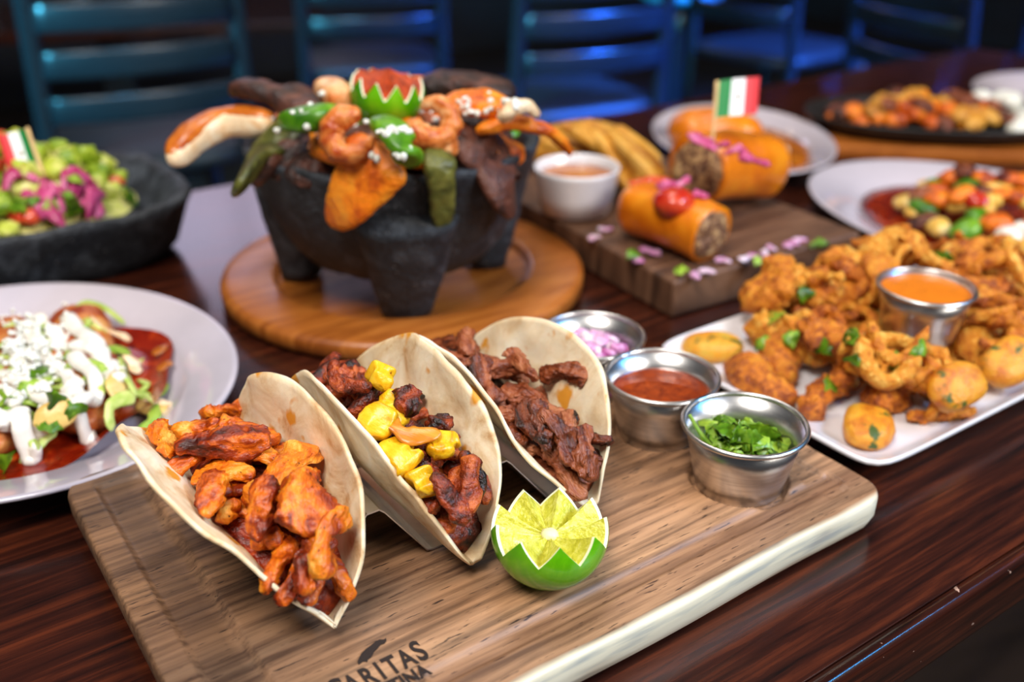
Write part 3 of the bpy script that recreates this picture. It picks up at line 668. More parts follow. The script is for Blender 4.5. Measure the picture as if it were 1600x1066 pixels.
# ------------------------------------------------------------------ carved limes
def carved_lime(name, loc, R, rot, label, teeth=9, chili=False, ph=0.0, lo=-0.10, hi=0.31, cz=-0.10, tip=0.0):
    root = empty(name, loc); tag(root, label, 'lime')
    rr = Matrix.Rotation(rot[0], 4, 'X') @ Matrix.Rotation(rot[1], 4, 'Y') @ Matrix.Rotation(rot[2], 4, 'Z')
    rr = Matrix.Rotation(tip, 4, Vector((RIGHT[0], RIGHT[1], 0))) @ rr
    na = teeth*12; zig = []
    for j in range(na):
        t = (j/na*teeth+ph) % 1.0; tri = 1-abs(2*t-1); zig.append(math.asin(lo+(hi-lo)*tri))
    def sph(j, lat, r): a = 2*math.pi*j/na; return (r*math.cos(lat)*math.cos(a), r*math.cos(lat)*math.sin(a), r*math.sin(lat)*0.98)
    nl = 22; V = []; F = []
    for j in range(na):
        for i in range(nl): V.append(sph(j, -math.pi/2*0.985+(zig[j]+math.pi/2*0.985)*i/(nl-1), R))
    for j in range(na):
        q = (j+1) % na
        for i in range(nl-1): F.append((j*nl+i, q*nl+i, q*nl+i+1, j*nl+i+1))
    F.append(tuple(j*nl for j in range(na))[::-1])
    m1 = mesh('rind', V, F, M['rind']); m1.transform(rr); obj('rind', m1, root)
    c = Vector((0, 0, cz*R))
    def band(nm, rr_, mat, smooth):
        V = []; F = []; n_ = len(rr_)
        for j in range(na):
            e = Vector(sph(j, zig[j], R))
            for i, t in enumerate(rr_):
                p = c.lerp(e, t)
                if 0.1 < t < 0.9: p.z -= 0.05*R*math.sin(t*math.pi)+0.010*R*math.sin(j*2.1+t*31)
                V.append(p)
        for j in range(na):
            q = (j+1) % na
            for i in range(n_-1): F.append((j*n_+i, j*n_+i+1, q*n_+i+1, q*n_+i))
        m_ = mesh(nm, V, F, mat, smooth); m_.transform(rr); return m_
    obj('pith', band('pith', [0.945, 0.97, 1.0], M['pith'], False), root)
    fl = obj('flesh', band('flesh', [0.0, 0.12, 0.3, 0.5, 0.7, 0.945], M['chili'] if chili else M['flesh'], False), root)
    if chili: fl['label'] = 'flesh dusted with red chili powder'
    else:
        Vc, Fc = blob_vf(0.15*R, 0.15*R, 0.10*R, 5, 0.3); m_ = mesh('core', np.asarray(Vc)+np.array([0, 0, (cz+0.02)*R]), Fc, M['core']); m_.transform(rr); obj('core', m_, root)
    return root
lp = at(859, 829, ZB+0.0260)
carved_lime('lime_half', (lp[0], lp[1], ZB+0.0258), 0.0262, (0.05, -0.03, 0.4), 'bright green lime half cut zigzag in front of the tacos', 9, tip=-0.13)

# ------------------------------------------------------------------ ramekins
def ramekin(loc, label, rt=0.0325, rb=0.0225, h=0.0378, mat=None, group='steel sauce cups'):
    root = empty('sauce_cup', loc); tag(root, label, 'ramekin', group)
    pr = [(0.0005, 0.0004), (rb*0.80, 0.0004), (rb*0.95, 0.0), (rb, 0.0012), (rb+(rt-0.002-rb)*0.25, h*0.25), (rb+(rt-0.002-rb)*0.6, h*0.6), (rt-0.0022, h-0.002), (rt-0.0026, h-0.002), (rb+(rt-0.002-rb)*0.6-0.0008, h*0.6), (rb-0.0006, 0.0022), (0.0005, 0.0014)]
    obj('cup', lathe('cup', pr, mat or M['steel'], n=72), root)
    rim = [(rt-0.0012+0.0014*math.cos(a), h-0.0010+0.0014*math.sin(a)) for a in np.linspace(0, 2*math.pi, 11)]
    obj('rolled_rim', lathe('rolled_rim', rim, mat or M['steel'], n=72), root)
    return root
def inner_r(z, rt=0.0325, rb=0.0225, h=0.0378): return rb+(rt-0.002-rb)*z/h-0.0008
ZP = ZB-0.0042
names = ('steel cup of diced red onion, the one behind the beef taco', 'steel cup of red salsa between the onion and cilantro cups', 'steel cup of chopped cilantro at the front corner of the board')
for (x, y), lb in zip(RAM, names): ramekin((x, y, ZP), lb)
def disc(name, x, y, z, r, mat, label, cat, bump_=0.0, seed=0, rx=1.0, ry=1.0, ph=0.0, thick=0.003):
    pr = [(t*r, z+bump_*(1-t*t)) for t in np.linspace(0.02, 1, 14)]+[(r*0.98, z-thick)]
    V, F = lathe_vf(pr, 64, x, y, rx, ry, 2.0, ph); V = np.asarray(V); 
    if seed: V[:, 2] += 0.0006*n3(V, 160, seed)
    F.append(tuple(j*15 for j in range(64)))
    return tag(obj(name, mesh(name, V, F, mat)), label, cat)
disc('salsa', RAM[1][0], RAM[1][1], ZP+0.0275, inner_r(0.0275)-0.0003, M['salsa'], 'thin red salsa filling the middle steel cup', 'salsa', 0, 0)
# diced onion
ov = variants(lambda s: strip_vf(0.0085, 0.0070, 0.0052, s, nu=8, nv=10, amp=0.08, p=4.5, bend=0.1), 6, 'onion_dice', M['redonion'], 400)
pl = Pile(RAM[0][0]-0.035, RAM[0][0]+0.035, RAM[0][1]-0.035, RAM[0][1]+0.035, 0.001); pl.H[:] = ZP+0.004
for q in range(150):
    a = rng.uniform(0, 6.28); r_ = 0.0215*math.sqrt(rng.random())
    x, y = RAM[0][0]+r_*math.cos(a), RAM[0][1]+r_*math.sin(a)
    if pl.height(x, y) > ZP+0.0295: continue
    put(pl, ov[rng.integers(6)], 'onion_dice', x, y, rng.uniform(0, 6.28), 'small pink and white dice of raw red onion in the steel cup', 'onion', 'diced onion in the steel cup', 0.5, 20)
# cilantro
def leaf_vf(seed, L=0.013):
    r = np.random.default_rng(seed); V = [(0, 0, 0)]; n_ = 17
    for i in range(n_):
        a = -2.3+4.6*i/(n_-1); lob = 0.62+0.38*abs(math.cos(a*2.05+0.2))+0.12*(i % 2)
        rr = L*0.62*lob*(1.0 if abs(a) < 1.6 else 0.7)
        V.append((L*0.15+rr*math.cos(a), rr*math.sin(a)*0.95, 0))
    V = np.array(V); V[:, 2] = L*0.22*np.sin(V[:, 0]/L*3+r.uniform(0, 6))+L*0.22*np.sin(np.abs(V[:, 1])/L*4+r.uniform(0, 3))
    V = V*r.uniform(0.8, 1.2)
    B = V.copy(); B[:, 2] -= 0.0003; k = len(V); V = np.vstack([V, B]); F = []
    for i in range(1, n_):
        F.append((0, i, i+1)); F.append((k, k+i+1, k+i)); F.append((i, k+i, k+i+1, i+1))
    return V, F
lv = variants(leaf_vf, 8, 'cilantro_leaf', M['cilantro'], 500)
pl = Pile(RAM[2][0]-0.035, RAM[2][0]+0.035, RAM[2][1]-0.035, RAM[2][1]+0.035, 0.001); pl.H[:] = ZP+0.012
disc('chopped_cilantro', RAM[2][0], RAM[2][1], ZP+0.018, inner_r(0.018)-0.0006, M['cilantro'], 'finely chopped cilantro packed low in the front steel cup', 'cilantro', 0.004, 5)['kind'] = 'stuff'
pl.fill(lambda X, Y: ZP+0.019+0.006*np.clip(1-((X-RAM[2][0])**2+(Y-RAM[2][1])**2)/0.024**2, 0, 1))
for q in range(80):
    a = rng.uniform(0, 6.28); r_ = 0.0165*math.sqrt(rng.random()); x, y = RAM[2][0]+r_*math.cos(a), RAM[2][1]+r_*math.sin(a)
    put(pl, lv[rng.integers(8)], 'cilantro_leaf', x, y, rng.uniform(0, 6.28), 'chopped green cilantro leaf in the front steel cup', 'cilantro leaf', 'cilantro leaves in the front cup', 0.6, 35, pitch=rng.normal(0, 0.45))
st = curve3([(RAM[2][0]-0.012, RAM[2][1]+0.006, ZP+0.022), (RAM[2][0]-0.018, RAM[2][1]+0.013, ZP+0.031), (RAM[2][0]-0.0215, RAM[2][1]+0.0185, ZP+0.0405)], 14)
tag(obj('cilantro_sprig', loft('cilantro_sprig', st, np.linspace(0.0013, 0.0009, 14), np.linspace(0.0013, 0.0009, 14), M['lettuce'])), 'pale cilantro stem sticking up at the edge of the front steel cup', 'stem')

# ------------------------------------------------------------------ plates
def plate(name, x, y, a, b, ph, label, rz=0.022, base=0.62, sup=2.0, group=None):
    pr = [(0.01, 0.004), (base-0.03, 0.004), (base+0.02, 0.0055), (base+0.10, 0.012), (0.80, 0.0165), (0.97, rz-0.001), (0.99, rz), (1.0, rz-0.0008), (1.0, rz-0.0022), (0.97, rz-0.0042), (0.80, 0.0118), (base+0.10, 0.006), (base+0.02, 0.0), (base-0.03, 0.0), (0.01, 0.001)]
    V, F = lathe_vf(pr, 112, 0, 0, a, b, sup, ph)
    o = obj(name, mesh(name, V, F, M['porcelain'])); o.location = (x, y, 0); return tag(o, label, 'plate', group)
plate('oval_plate', -0.001, 0.3965, 0.1335, 0.1545, 0.30, 'white oval plate of saucy enchiladas at the left, beside the serving board', 0.023, 0.66)
plate('oval_plate', 0.7915, 0.526, 0.1437, 0.098, 1.0168, 'white oval plate of brown sauced food behind the burrito board', 0.024, 0.66)
plate('oval_plate', 0.7884, 0.197, 0.198, 0.1382, math.pi/2, 'white oval plate of mixed food behind the fried platter', 0.022, 0.66)
plate('oval_plate', 1.31, 0.42, 0.13, 0.13, 0, 'white plate at the far right end of the table', 0.024, 0.66)
# square platter
pr = [(0.01, 0.008), (0.80, 0.008), (0.86, 0.0095), (0.975, 0.0185), (0.99, 0.0195), (1.0, 0.0188), (1.0, 0.0170), (0.975, 0.0155), (0.86, 0.006), (0.78, 0.0), (0.01, 0.0)]
V, F = lathe_vf(pr, 160, 0, 0, 0.141, 0.0905, 14.0)
o = obj('rectangular_platter', mesh('rectangular_platter', V, F, M['bright_porcelain'])); o.location = (0.5025, 0.1075, 0)
tag(o, 'white rectangular platter heaped with fried seafood at the right', 'platter')

# ------------------------------------------------------------------ fried platter food
PX, PY = 0.5025, 0.1075
pl = Pile(0.34, 0.68, 0.0, 0.24, 0.002)
def heapz(X, Y): return 0.0085+0.026*np.clip(1.0-((X-0.555)/0.095)**2-((Y-0.128)/0.060)**2, 0, 1)
pl.fill(heapz)
ix, iy = np.meshgrid(np.linspace(0.02, 1, 14), np.linspace(0, 2*np.pi, 61), indexing='ij')
X_ = 0.555+0.094*ix*np.cos(iy); Y_ = 0.128+0.059*ix*np.sin(iy); Z_ = heapz(X_, Y_)-0.001+0.003*n3(np.stack([X_, Y_, 0*X_], -1), 110, 4)*(1-ix**3)
tag(obj('fried_crumbs', grid_mesh('fried_crumbs', X_, Y_, Z_, M['fried'])), 'small fried bits packed under the fried seafood heap', 'fried food', None, 'stuff')
ramekin((0.508, 0.098, 0.026), 'steel cup of orange dip nested in the fried seafood heap', 0.0315, 0.0225, 0.036, None)
disc('orange_dip', 0.508, 0.098, 0.026+0.0325, 0.0288, M['orange_sauce'], 'smooth orange dip filling the cup on the fried platter', 'sauce')
Gf = 'fried pieces on the rectangular platter'
def shrimp_vf(s, R=0.015, W=0.0085, arc=3.6, T=None, amp=0.12, seg=0.10):
    r = np.random.default_rng(s); a = np.linspace(0, arc*r.uniform(0.9, 1.05), 34); R = R*r.uniform(0.95, 1.05)
    sp = np.stack([R*np.cos(a), R*np.sin(a), 0.002*np.sin(a*2)], 1); pr_ = prof(34, 5)*np.linspace(1.10, 0.60, 34)
    V, F = loft_vf(sp, W*pr_*(1+seg*np.sin(a*9)), (T or W)*pr_, nv=16, p=2.1)
    return roughen(V, np.vstack([np.repeat(sp, 16, 0), sp[0], sp[-1]]), amp*W, 230, s), F
def ring_vf(s, R=0.0165, W=0.0050):
    r = np.random.default_rng(s); a = np.linspace(0, 2*np.pi, 36, endpoint=False); e = r.uniform(0.7, 1.0)
    sp = np.stack([R*np.cos(a), R*e*np.sin(a), 0.005*np.sin(2*a+r.uniform(0, 6))], 1)
    V, F = loft_vf(sp, W*(1+0.15*np.sin(3*a)), W*0.95, nv=12, closed=True)
    return roughen(V, np.repeat(sp, 12, 0), 0.2*W, 260, s), F
fs = variants(lambda s: strip_vf(0.050, 0.023, 0.017, s, nu=44, nv=28, amp=0.15, bend=0.3, lift=0.2, freq=260, lump=0.13), 6, 'fried_strip', M['fried'], 600)
fn = variants(lambda s: strip_vf(0.042, 0.0075, 0.0072, s, nu=34, nv=12, amp=0.26, bend=1.3, lift=0.5, freq=300), 8, 'fried_tentacle', M['fried'], 620)
ft_ = variants(lambda s: strip_vf(0.020, 0.013, 0.011, s, nu=18, nv=16, amp=0.3, lump=0.2, freq=220), 6, 'fried_morsel', M['fried'], 634)
fr = variants(ring_vf, 4, 'fried_ring', M['fried'], 640); fsh = variants(lambda s: shrimp_vf(s, 0.022, 0.0150, 2.3, 0.0130), 3, 'fried_shrimp', M['fried'], 660)
fz = variants(lambda s: blob_vf(0.0205, 0.0140, 0.0085, s, 0.18, 16, 18, 3.0), 3, 'zucchini_slice', M['zucchini'], 680)
def drop_at(var, nm, px, py, yaw, lb, cat, **kw):
    p = pl.hit(px, py); e_ = np.array([p[0]-0.508, p[1]-0.098]); d_ = np.linalg.norm(e_)
    if d_ < 0.047: p = np.array([0.508, 0.098])+e_/d_*0.047
    return put(pl, var, nm, p[0], p[1], yaw, lb, cat, Gf, **kw)
drop_at(fz[0], 'zucchini_slice', 1112, 556, -0.5, 'golden fried zucchini slice at the left corner of the platter', 'zucchini')
def side_of(x, y):
    return 'behind the dip cup' if y > 0.145 else 'left of the dip cup' if x < 0.478 else 'right of the dip cup' if x > 0.545 else 'in front of the dip cup'
fall = [('fried_strip', fs, 'breaded golden strip', 24), ('fried_morsel', ft_, 'small breaded morsel', 70), ('fried_shrimp', fsh, 'curved breaded shrimp', 8), ('fried_ring', fr, 'fried squid ring', 14), ('fried_tentacle', fn, 'thin curly fried squid piece', 90)]
for nm, vs, lb, n_ in fall:
    for q in range(n_):
        a = rng.uniform(0, 6.28); r_ = math.sqrt(rng.random())
        x, y = 0.548+0.105*r_*math.cos(a), 0.118+0.072*r_*math.sin(a)
        fwd_ = (x-0.508)*0.57+(y-0.098)*0.82
        if math.hypot(x-0.508, y-0.098) < (0.040 if nm == 'fried_tentacle' else 0.048) or pl.height(x, y) > (0.048 if fwd_ > 0.03 else 0.036 if math.hypot(x-0.508, y-0.098) < 0.075 else 0.040): continue
        put(pl, vs[rng.integers(len(vs))], nm, x, y, rng.uniform(0, 6.28), lb+' in the fried heap '+side_of(x, y), 'fried food', Gf, 0.6, 22, pitch=rng.normal(0, 0.15))
drop_at(fs[2], 'fried_strip', 1220, 500, 0.6, 'breaded strip at the back left of the fried heap', 'fried food')
drop_at(fs[0], 'fried_strip', 1225, 545, 1.9, 'fried strip behind the large breaded shrimp', 'fried food')
drop_at(fsh[0], 'fried_shrimp', 1222, 605, 2.0, 'large breaded shrimp curving along the near left side of the platter', 'shrimp')
drop_at(fz[1], 'zucchini_slice', 1352, 682, 0.5, 'golden fried zucchini slice nearest the front corner of the platter', 'zucchini')
drop_at(fs[1], 'fried_strip', 1300, 632, 0.35, 'breaded strip lying left of the front zucchini slice', 'fried food')
drop_at(fs[3], 'fried_strip', 1385, 628, -0.05, 'large breaded strip above the front zucchini slice', 'fried food')
drop_at(fs[5], 'fried_strip', 1440, 620, 0.2, 'breaded strip in front of the squid ring on the platter', 'fried food')
drop_at(fsh[1], 'fried_shrimp', 1270, 585, 1.2, 'breaded shrimp just right of the large breaded shrimp', 'shrimp')
drop_at(fs[2], 'fried_strip', 1200, 480, 0.4, 'flat breaded strip farthest back left on the platter', 'fried food')
drop_at(fs[4], 'fried_strip', 1300, 560, 1.3, 'upright breaded strip left of the orange dip cup', 'fried food')
for q, (px, py) in enumerate(((1440, 590), (1490, 600), (1540, 590), (1340, 600), (1260, 560), (1420, 520), (1345, 545))):
    drop_at(ft_[q % 6], 'fried_morsel', px, py, q*1.3, 'small breaded morsel in the fried heap in front of the dip cup', 'fried food', pct=20)
drop_at(fr[0], 'fried_ring', 1380, 580, 0.2, 'smooth squid ring in front of the orange dip cup', 'squid ring')
for q, (px, py) in enumerate(((1430, 535), (1480, 540), (1400, 530), (1520, 545), (1345, 480), (1320, 490))):
    drop_at(fn[q], 'fried_tentacle', px, py, 1.0+q*0.7, 'thin curly fried squid piece leaning on the orange dip cup', 'fried food', pct=20)
drop_at(fn[1], 'fried_tentacle', 1480, 585, -0.5, 'long thin fried squid strip right of the smooth ring', 'fried food')
drop_at(fz[2], 'zucchini_slice', 1490, 628, -0.1, 'long fried zucchini slice at the front edge of the platter', 'zucchini')
drop_at(fz[0], 'zucchini_slice', 1565, 608, 0.0, 'fried zucchini slice at the right edge of the view', 'zucchini')
for px, py in ((1218, 505), (1222, 535), (1285, 600), (1335, 575), (1300, 530), (1415, 540), (1440, 560), (1345, 520), (1395, 610), (1195, 530), (1470, 400), (1250, 450)):
    drop_at(lv[rng.integers(8)], 'cilantro_leaf', px, py, rng.uniform(0, 6), 'chopped cilantro leaf scattered on the fried seafood', 'cilantro leaf', pct=30)

# ------------------------------------------------------------------ enchiladas on the oval plate
ep = Pile(-0.16, 0.15, 0.22, 0.56, 0.002)
a_ = np.linspace(0, 2*np.pi, 72, endpoint=False); rad = 0.100+0.008*np.sin(a_*3+1)+0.004*np.sin(a_*7)
cx_, cy_ = 0.002, 0.385
V = []; F = []
for t in np.linspace(0.02, 1, 16):
    for q in range(72): V.append((cx_+rad[q]*t*math.cos(a_[q])*0.92, cy_+rad[q]*t*math.sin(a_[q]), 0.0062+0.0030*(1-t**6)+max(0, t-0.86)*0.06))
for i in range(15):
    for q in range(72): F.append((i*72+q, i*72+(q+1) % 72, (i+1)*72+(q+1) % 72, (i+1)*72+q))
tag(obj('sauce_pool', mesh('sauce_pool', V, F, M['redsauce'])), 'pool of red enchilada sauce on the oval plate', 'sauce')
ep.H[:] = 0.008
for k, (x0, y0, ang) in enumerate(((-0.050, 0.388, 1.25), (-0.004, 0.392, 1.30), (0.042, 0.388, 1.35))):
    t = np.linspace(-1, 1, 26); L_ = 0.080
    sp = np.stack([x0+t*L_*math.cos(ang), y0+t*L_*math.sin(ang), 0.020+0.003*np.sin(t*2)], 1); pr_ = prof(26, 6)
    me = loft('enchilada', sp, 0.022*pr_, 0.0125*pr_, M['rolled'], nv=18, amp=0.0016, freq=70, seed=k)
    tag(obj('enchilada', me), ('sauced rolled enchilada farthest left on the oval plate', 'sauced rolled enchilada in the middle of the oval plate', 'sauced rolled enchilada nearest the tacos on the oval plate')[k], 'enchilada', 'enchiladas on the oval plate')
    vs = np.empty(len(me.vertices)*3); me.vertices.foreach_get('co', vs); vs = vs.reshape(-1, 3)
    for f_ in np.linspace(-1, 1, 60):
        for g_ in np.linspace(-1, 1, 30):
            z = 0.020+0.0125*math.sqrt(max(0, 1-g_*g_))
            ep.raster(np.array([[x0+f_*L_*math.cos(ang)-g_*0.022*math.sin(ang), y0+f_*L_*math.sin(ang)+g_*0.022*math.cos(ang), z]]))
le = variants(lambda s: strip_vf(0.030, 0.006, 0.0016, s, nu=16, nv=8, amp=0.3, bend=0.7, lift=0.35), 6, 'lettuce_shred', M['lettuce'], 700)
for q in range(64):
    a = rng.uniform(0, 6.28); r_ = math.sqrt(rng.random())
    put(ep, le[rng.integers(6)], 'lettuce_shred', cx_+0.070*r_*math.cos(a), cy_+0.082*r_*math.sin(a), rng.uniform(0, 6.28), 'pale green lettuce shred on the enchiladas', 'lettuce', 'lettuce on the enchiladas', 0.7, 30)
mc = variants(lambda s: blob_vf(0.012, 0.009, 0.0022, s, 0.3), 3, 'melted_cheese', food('melted_cheese', [(0.3, (196, 150, 60)), (0.6, (224, 190, 110)), (0.8, (236, 210, 150))], 70, 0.35, (200, 0.5, 0.001), rand=0.2), 720)
# crema: one poured sauce following what lies below it
def ribbon(pts, w0, pile, seed):
    P0 = [pile.hit(*q) for q in pts]; P = curve3(P0, 70); h = np.array([pile.height(x, y) for x, y, _ in P])
    h = np.convolve(np.pad(h, 4, 'edge'), np.ones(9)/9, 'valid'); P[:, 2] = h+0.0022
    w = w0*(1+0.35*n3(P, 70, seed)); w[-1] *= 0.8; w[0] *= 0.8
    return loft_vf(P, np.maximum(w, 0.002), np.maximum(w*0.62, 0.002), nv=14, amp=0.0006, freq=150, seed=seed)
paths = [[(85, 470), (110, 505), (150, 545), (185, 600)], [(40, 520), (75, 565), (120, 610)], [(0, 585), (60, 620), (120, 640), (150, 600), (115, 560)], [(-60, 640), (10, 655), (70, 660), (140, 650)], [(30, 640), (40, 690), (60, 712)], [(0, 655), (10, 690), (10, 715)], [(115, 655), (150, 690)], [(60, 495), (100, 540), (160, 560), (190, 590)], [(-80, 560), (0, 620), (30, 640)], [(20, 540), (50, 600), (90, 640)], [(110, 610), (130, 650)]]
Vs = []; Fs = []; o_ = 0
for k, pth in enumerate(paths):
    V, F = ribbon(pth, 0.0054, ep, 40+k); Vs.append(V); Fs += [tuple(i+o_ for i in f) for f in F]; o_ += len(V)
cre = np.vstack(Vs)
tag(obj('crema', mesh('crema', cre, Fs, M['crema'])), 'white crema poured in ribbons over the enchiladas', 'sauce')
ep.raster(cre)
# crumbled cheese (uncountable)
Vs = []; Fs = []; o_ = 0
for q in range(260):
    px = rng.normal(50, 30); py = rng.normal(545, 36); p = ep.hit(px, py)
    z = p[2]-0.0004; V, F = blob_vf(*(rng.uniform(0.0009, 0.0021, 3)), int(rng.integers(1000)), 0.3, 6, 8)
    Vs.append(np.asarray(V)+[p[0], p[1], z+0.001]); Fs += [tuple(i+o_ for i in f) for f in F]; o_ += len(V)
    ep.raster(Vs[-1])
tag(obj('crumbled_cheese', mesh('crumbled_cheese', np.vstack(Vs), Fs, M['cheese'])), 'crumbled white cheese sprinkled over the enchiladas', 'cheese', None, 'stuff')
for px, py, yw in ((100, 705, 0), (185, 600, 1), (240, 640, 2)):
    p = ep.hit(px, py); put(ep, mc[int(yw)], 'melted_cheese', p[0], p[1], yw, ('round pale yellow cheese patch near the front of the oval plate', 'pale yellow cheese patch under the end of the crema', 'orange cheese patch at the right end of the enchiladas')[yw], 'cheese', None, 0.8, 30)
for px, py in ((95, 625), (105, 632), (70, 585), (45, 600), (12, 628), (80, 690), (20, 735)):
    p = ep.hit(px, py); put(ep, lv[rng.integers(8)], 'cilantro_leaf', p[0], p[1], rng.uniform(0, 6), 'cilantro leaf lying on the crema of the enchiladas', 'cilantro leaf', 'cilantro leaves on the enchiladas', 0.7, 40)
tsv = variants(lambda s: strip_vf(0.026, 0.009, 0.0022, s, nu=16, nv=10, amp=0.2, bend=0.4, lift=0.3), 4, 'tortilla_strip', M['pale'], 735)
for q, (px, py) in enumerate(((215, 640), (235, 655), (200, 560), (175, 520), (240, 610), (205, 600), (250, 630), (150, 490), (190, 640))):
    p = ep.hit(px, py); put(ep, (le+tsv)[(q*3) % 10], 'salad_shred', p[0], p[1], q*0.9, 'pale shred lying in the red sauce at the right of the enchiladas', 'lettuce', 'shreds in the enchilada sauce', 0.7, 25)
sv = variants(lambda s: blob_vf(0.006, 0.004, 0.0008, s, 0.3), 3, 'sauce_drop', M['brown_sauce'], 740)
for k, (px, py) in enumerate(((258, 575), (250, 550), (198, 490))):
    p = at(px, py, 0.012); o = obj('sauce_drop', sv[k][0]); o.location = (p[0], p[1], 0.0135+0.002*(k == 2)); o.rotation_euler = (0.05, -0.12, 0.5)
    tag(o, ('orange sauce drop closest to the enchiladas on the plate rim', 'orange sauce streak on the plate rim', 'small sauce spot at the back of the oval plate')[k], 'sauce')

# ------------------------------------------------------------------ round wooden plate and molcajete
WZ = 0.0160; cxm, cym = 0.300, 0.4235
pr = [(0.001, 0.0105), (0.0985, 0.0105), (0.1000, 0.0110), (0.1010, WZ-0.0010), (0.1022, WZ), (0.105, WZ+0.0006), (0.138, WZ+0.0006), (0.1425, WZ-0.001), (0.144, WZ-0.004), (0.1435, 0.004), (0.139, 0.0005), (0.137, 0.0), (0.001, 0.0)]
o = obj('round_wood_plate', lathe('round_wood_plate', pr, M['roundwood'], n=120)); o.location = (cxm, cym, 0)
tag(o, 'round varnished wooden plate under the stone molcajete', 'plate')
mol = empty('molcajete', (0.288, 0.408, 0.0105)); tag(mol, 'black stone three legged molcajete overflowing with grilled meats', 'molcajete')
BOWL = [(0.002, 0.022), (0.048, 0.0225), (0.068, 0.029), (0.081, 0.043), (0.092, 0.066), (0.101, 0.090), (0.107, 0.1105), (0.1085, 0.1145), (0.1075, 0.1175), (0.102, 0.1175), (0.095, 0.110), (0.080, 0.085), (0.050, 0.062), (0.002, 0.056)]
V, F = lathe_vf(BOWL, 120); V = np.asarray(V); V += (0.0012*n3(V, 60, 3)+0.0008*n3(V, 160, 6))[:, None]*np.array([1, 1, 1])
obj('bowl', mesh('bowl', V, F, M['stone']), mol)
def on_bowl(px, py, off):
    d = FWD + RIGHT*(px-800)/FPX - UP*(py-533)/FPX
    zz = [q[1]+0.0105 for q in BOWL[:8]]; rr_ = [q[0] for q in BOWL[:8]]
    for t in np.arange(0.45, 1.0, 0.0008):
        p = CAM+d*t
        if p[2] < 0.127 and math.hypot(p[0]-0.288, p[1]-0.408) < np.interp(p[2], zz, rr_)+off: return p
    return at(px, py, 0.13)
for lx, ly, sc in ((0.2285, 0.4600, 0.85), (0.2640, 0.3560, 1.0), (0.3600, 0.3970, 0.85)):
    d = Vector((lx-0.288, ly-0.408, 0)); l_ = d.length; top = Vector((d.x/l_*0.088, d.y/l_*0.088, 0.086)); 
    bot = Vector((d.x, d.y, 0.003))
    sp = curve3([top, top.lerp(bot, 0.5), bot], 12)
    V, F = loft_vf(sp, np.linspace(0.037, 0.0190, 12)*sc, np.linspace(0.022, 0.0180, 12)*sc, nv=24, p=2.6, up=(d.x, d.y, 0.001), amp=0.0012, freq=70, seed=int(lx*1000))
    V[:, 2] = np.maximum(V[:, 2], 0.0)
    obj('leg', mesh('leg', V, F, M['stone']), mol)
mp_ = Pile(0.14, 0.46, 0.24, 0.58, 0.002)
def bowlfill(X, Y):
    r_ = np.hypot(X-0.288, Y-0.408)
    return np.where(r_ < 0.110, 0.122+0.018*np.clip(1-(r_/0.10)**2, 0, 1), 0.03)
mp_.fill(bowlfill)
g_ = np.linspace(0.0, 1, 18); V = []; F = []
for t in g_:
    for q in range(60):
        a = 2*math.pi*q/60; r_ = 0.100*max(t, 0.01); x, y = 0.288+r_*math.cos(a), 0.408+r_*math.sin(a)
        V.append((x, y, 0.120+0.019*(1-t*t)+0.004*float(n3(np.array([x, y, 0]), 70, 2))*(1-t**4)))
for i in range(17):
    for q in range(60): F.append((i*60+q, i*60+(q+1) % 60, (i+1)*60+(q+1) % 60, (i+1)*60+q))
tag(obj('stew_filling', mesh('stew_filling', V, F, M['darkpaste'])), 'dark chunky stew filling the stone molcajete', 'filling', None, 'stuff')
Gm = 'grilled food on the molcajete'
def drape(name, pts, W, T, mat, label, cat, n_=26, p=2.8, amp=0.0012, up=(0, 0, 1), tail=None, roll=0.0):
    sp = curve3(pts, n_); pr_ = prof(n_, 5)*(np.ones(n_) if tail is None else np.linspace(tail[0], tail[1], n_))
    V, F = loft_vf(sp, W*pr_, T*np.maximum(pr_, 0.4), nv=24, p=p, up=up, roll=roll)
    V = roughen(V, np.vstack([np.repeat(sp, 24, 0), sp[0], sp[-1]]), amp, 110, int(abs(sp[0][0])*9999) % 997); me = mesh(name, V, F, mat); mp_.raster(V[(V[:, 2] > 0.09)])
    return tag(obj(name, me), label, cat, Gm)
A = lambda px, py, z: at(px, py, z+0.013)
B = on_bowl
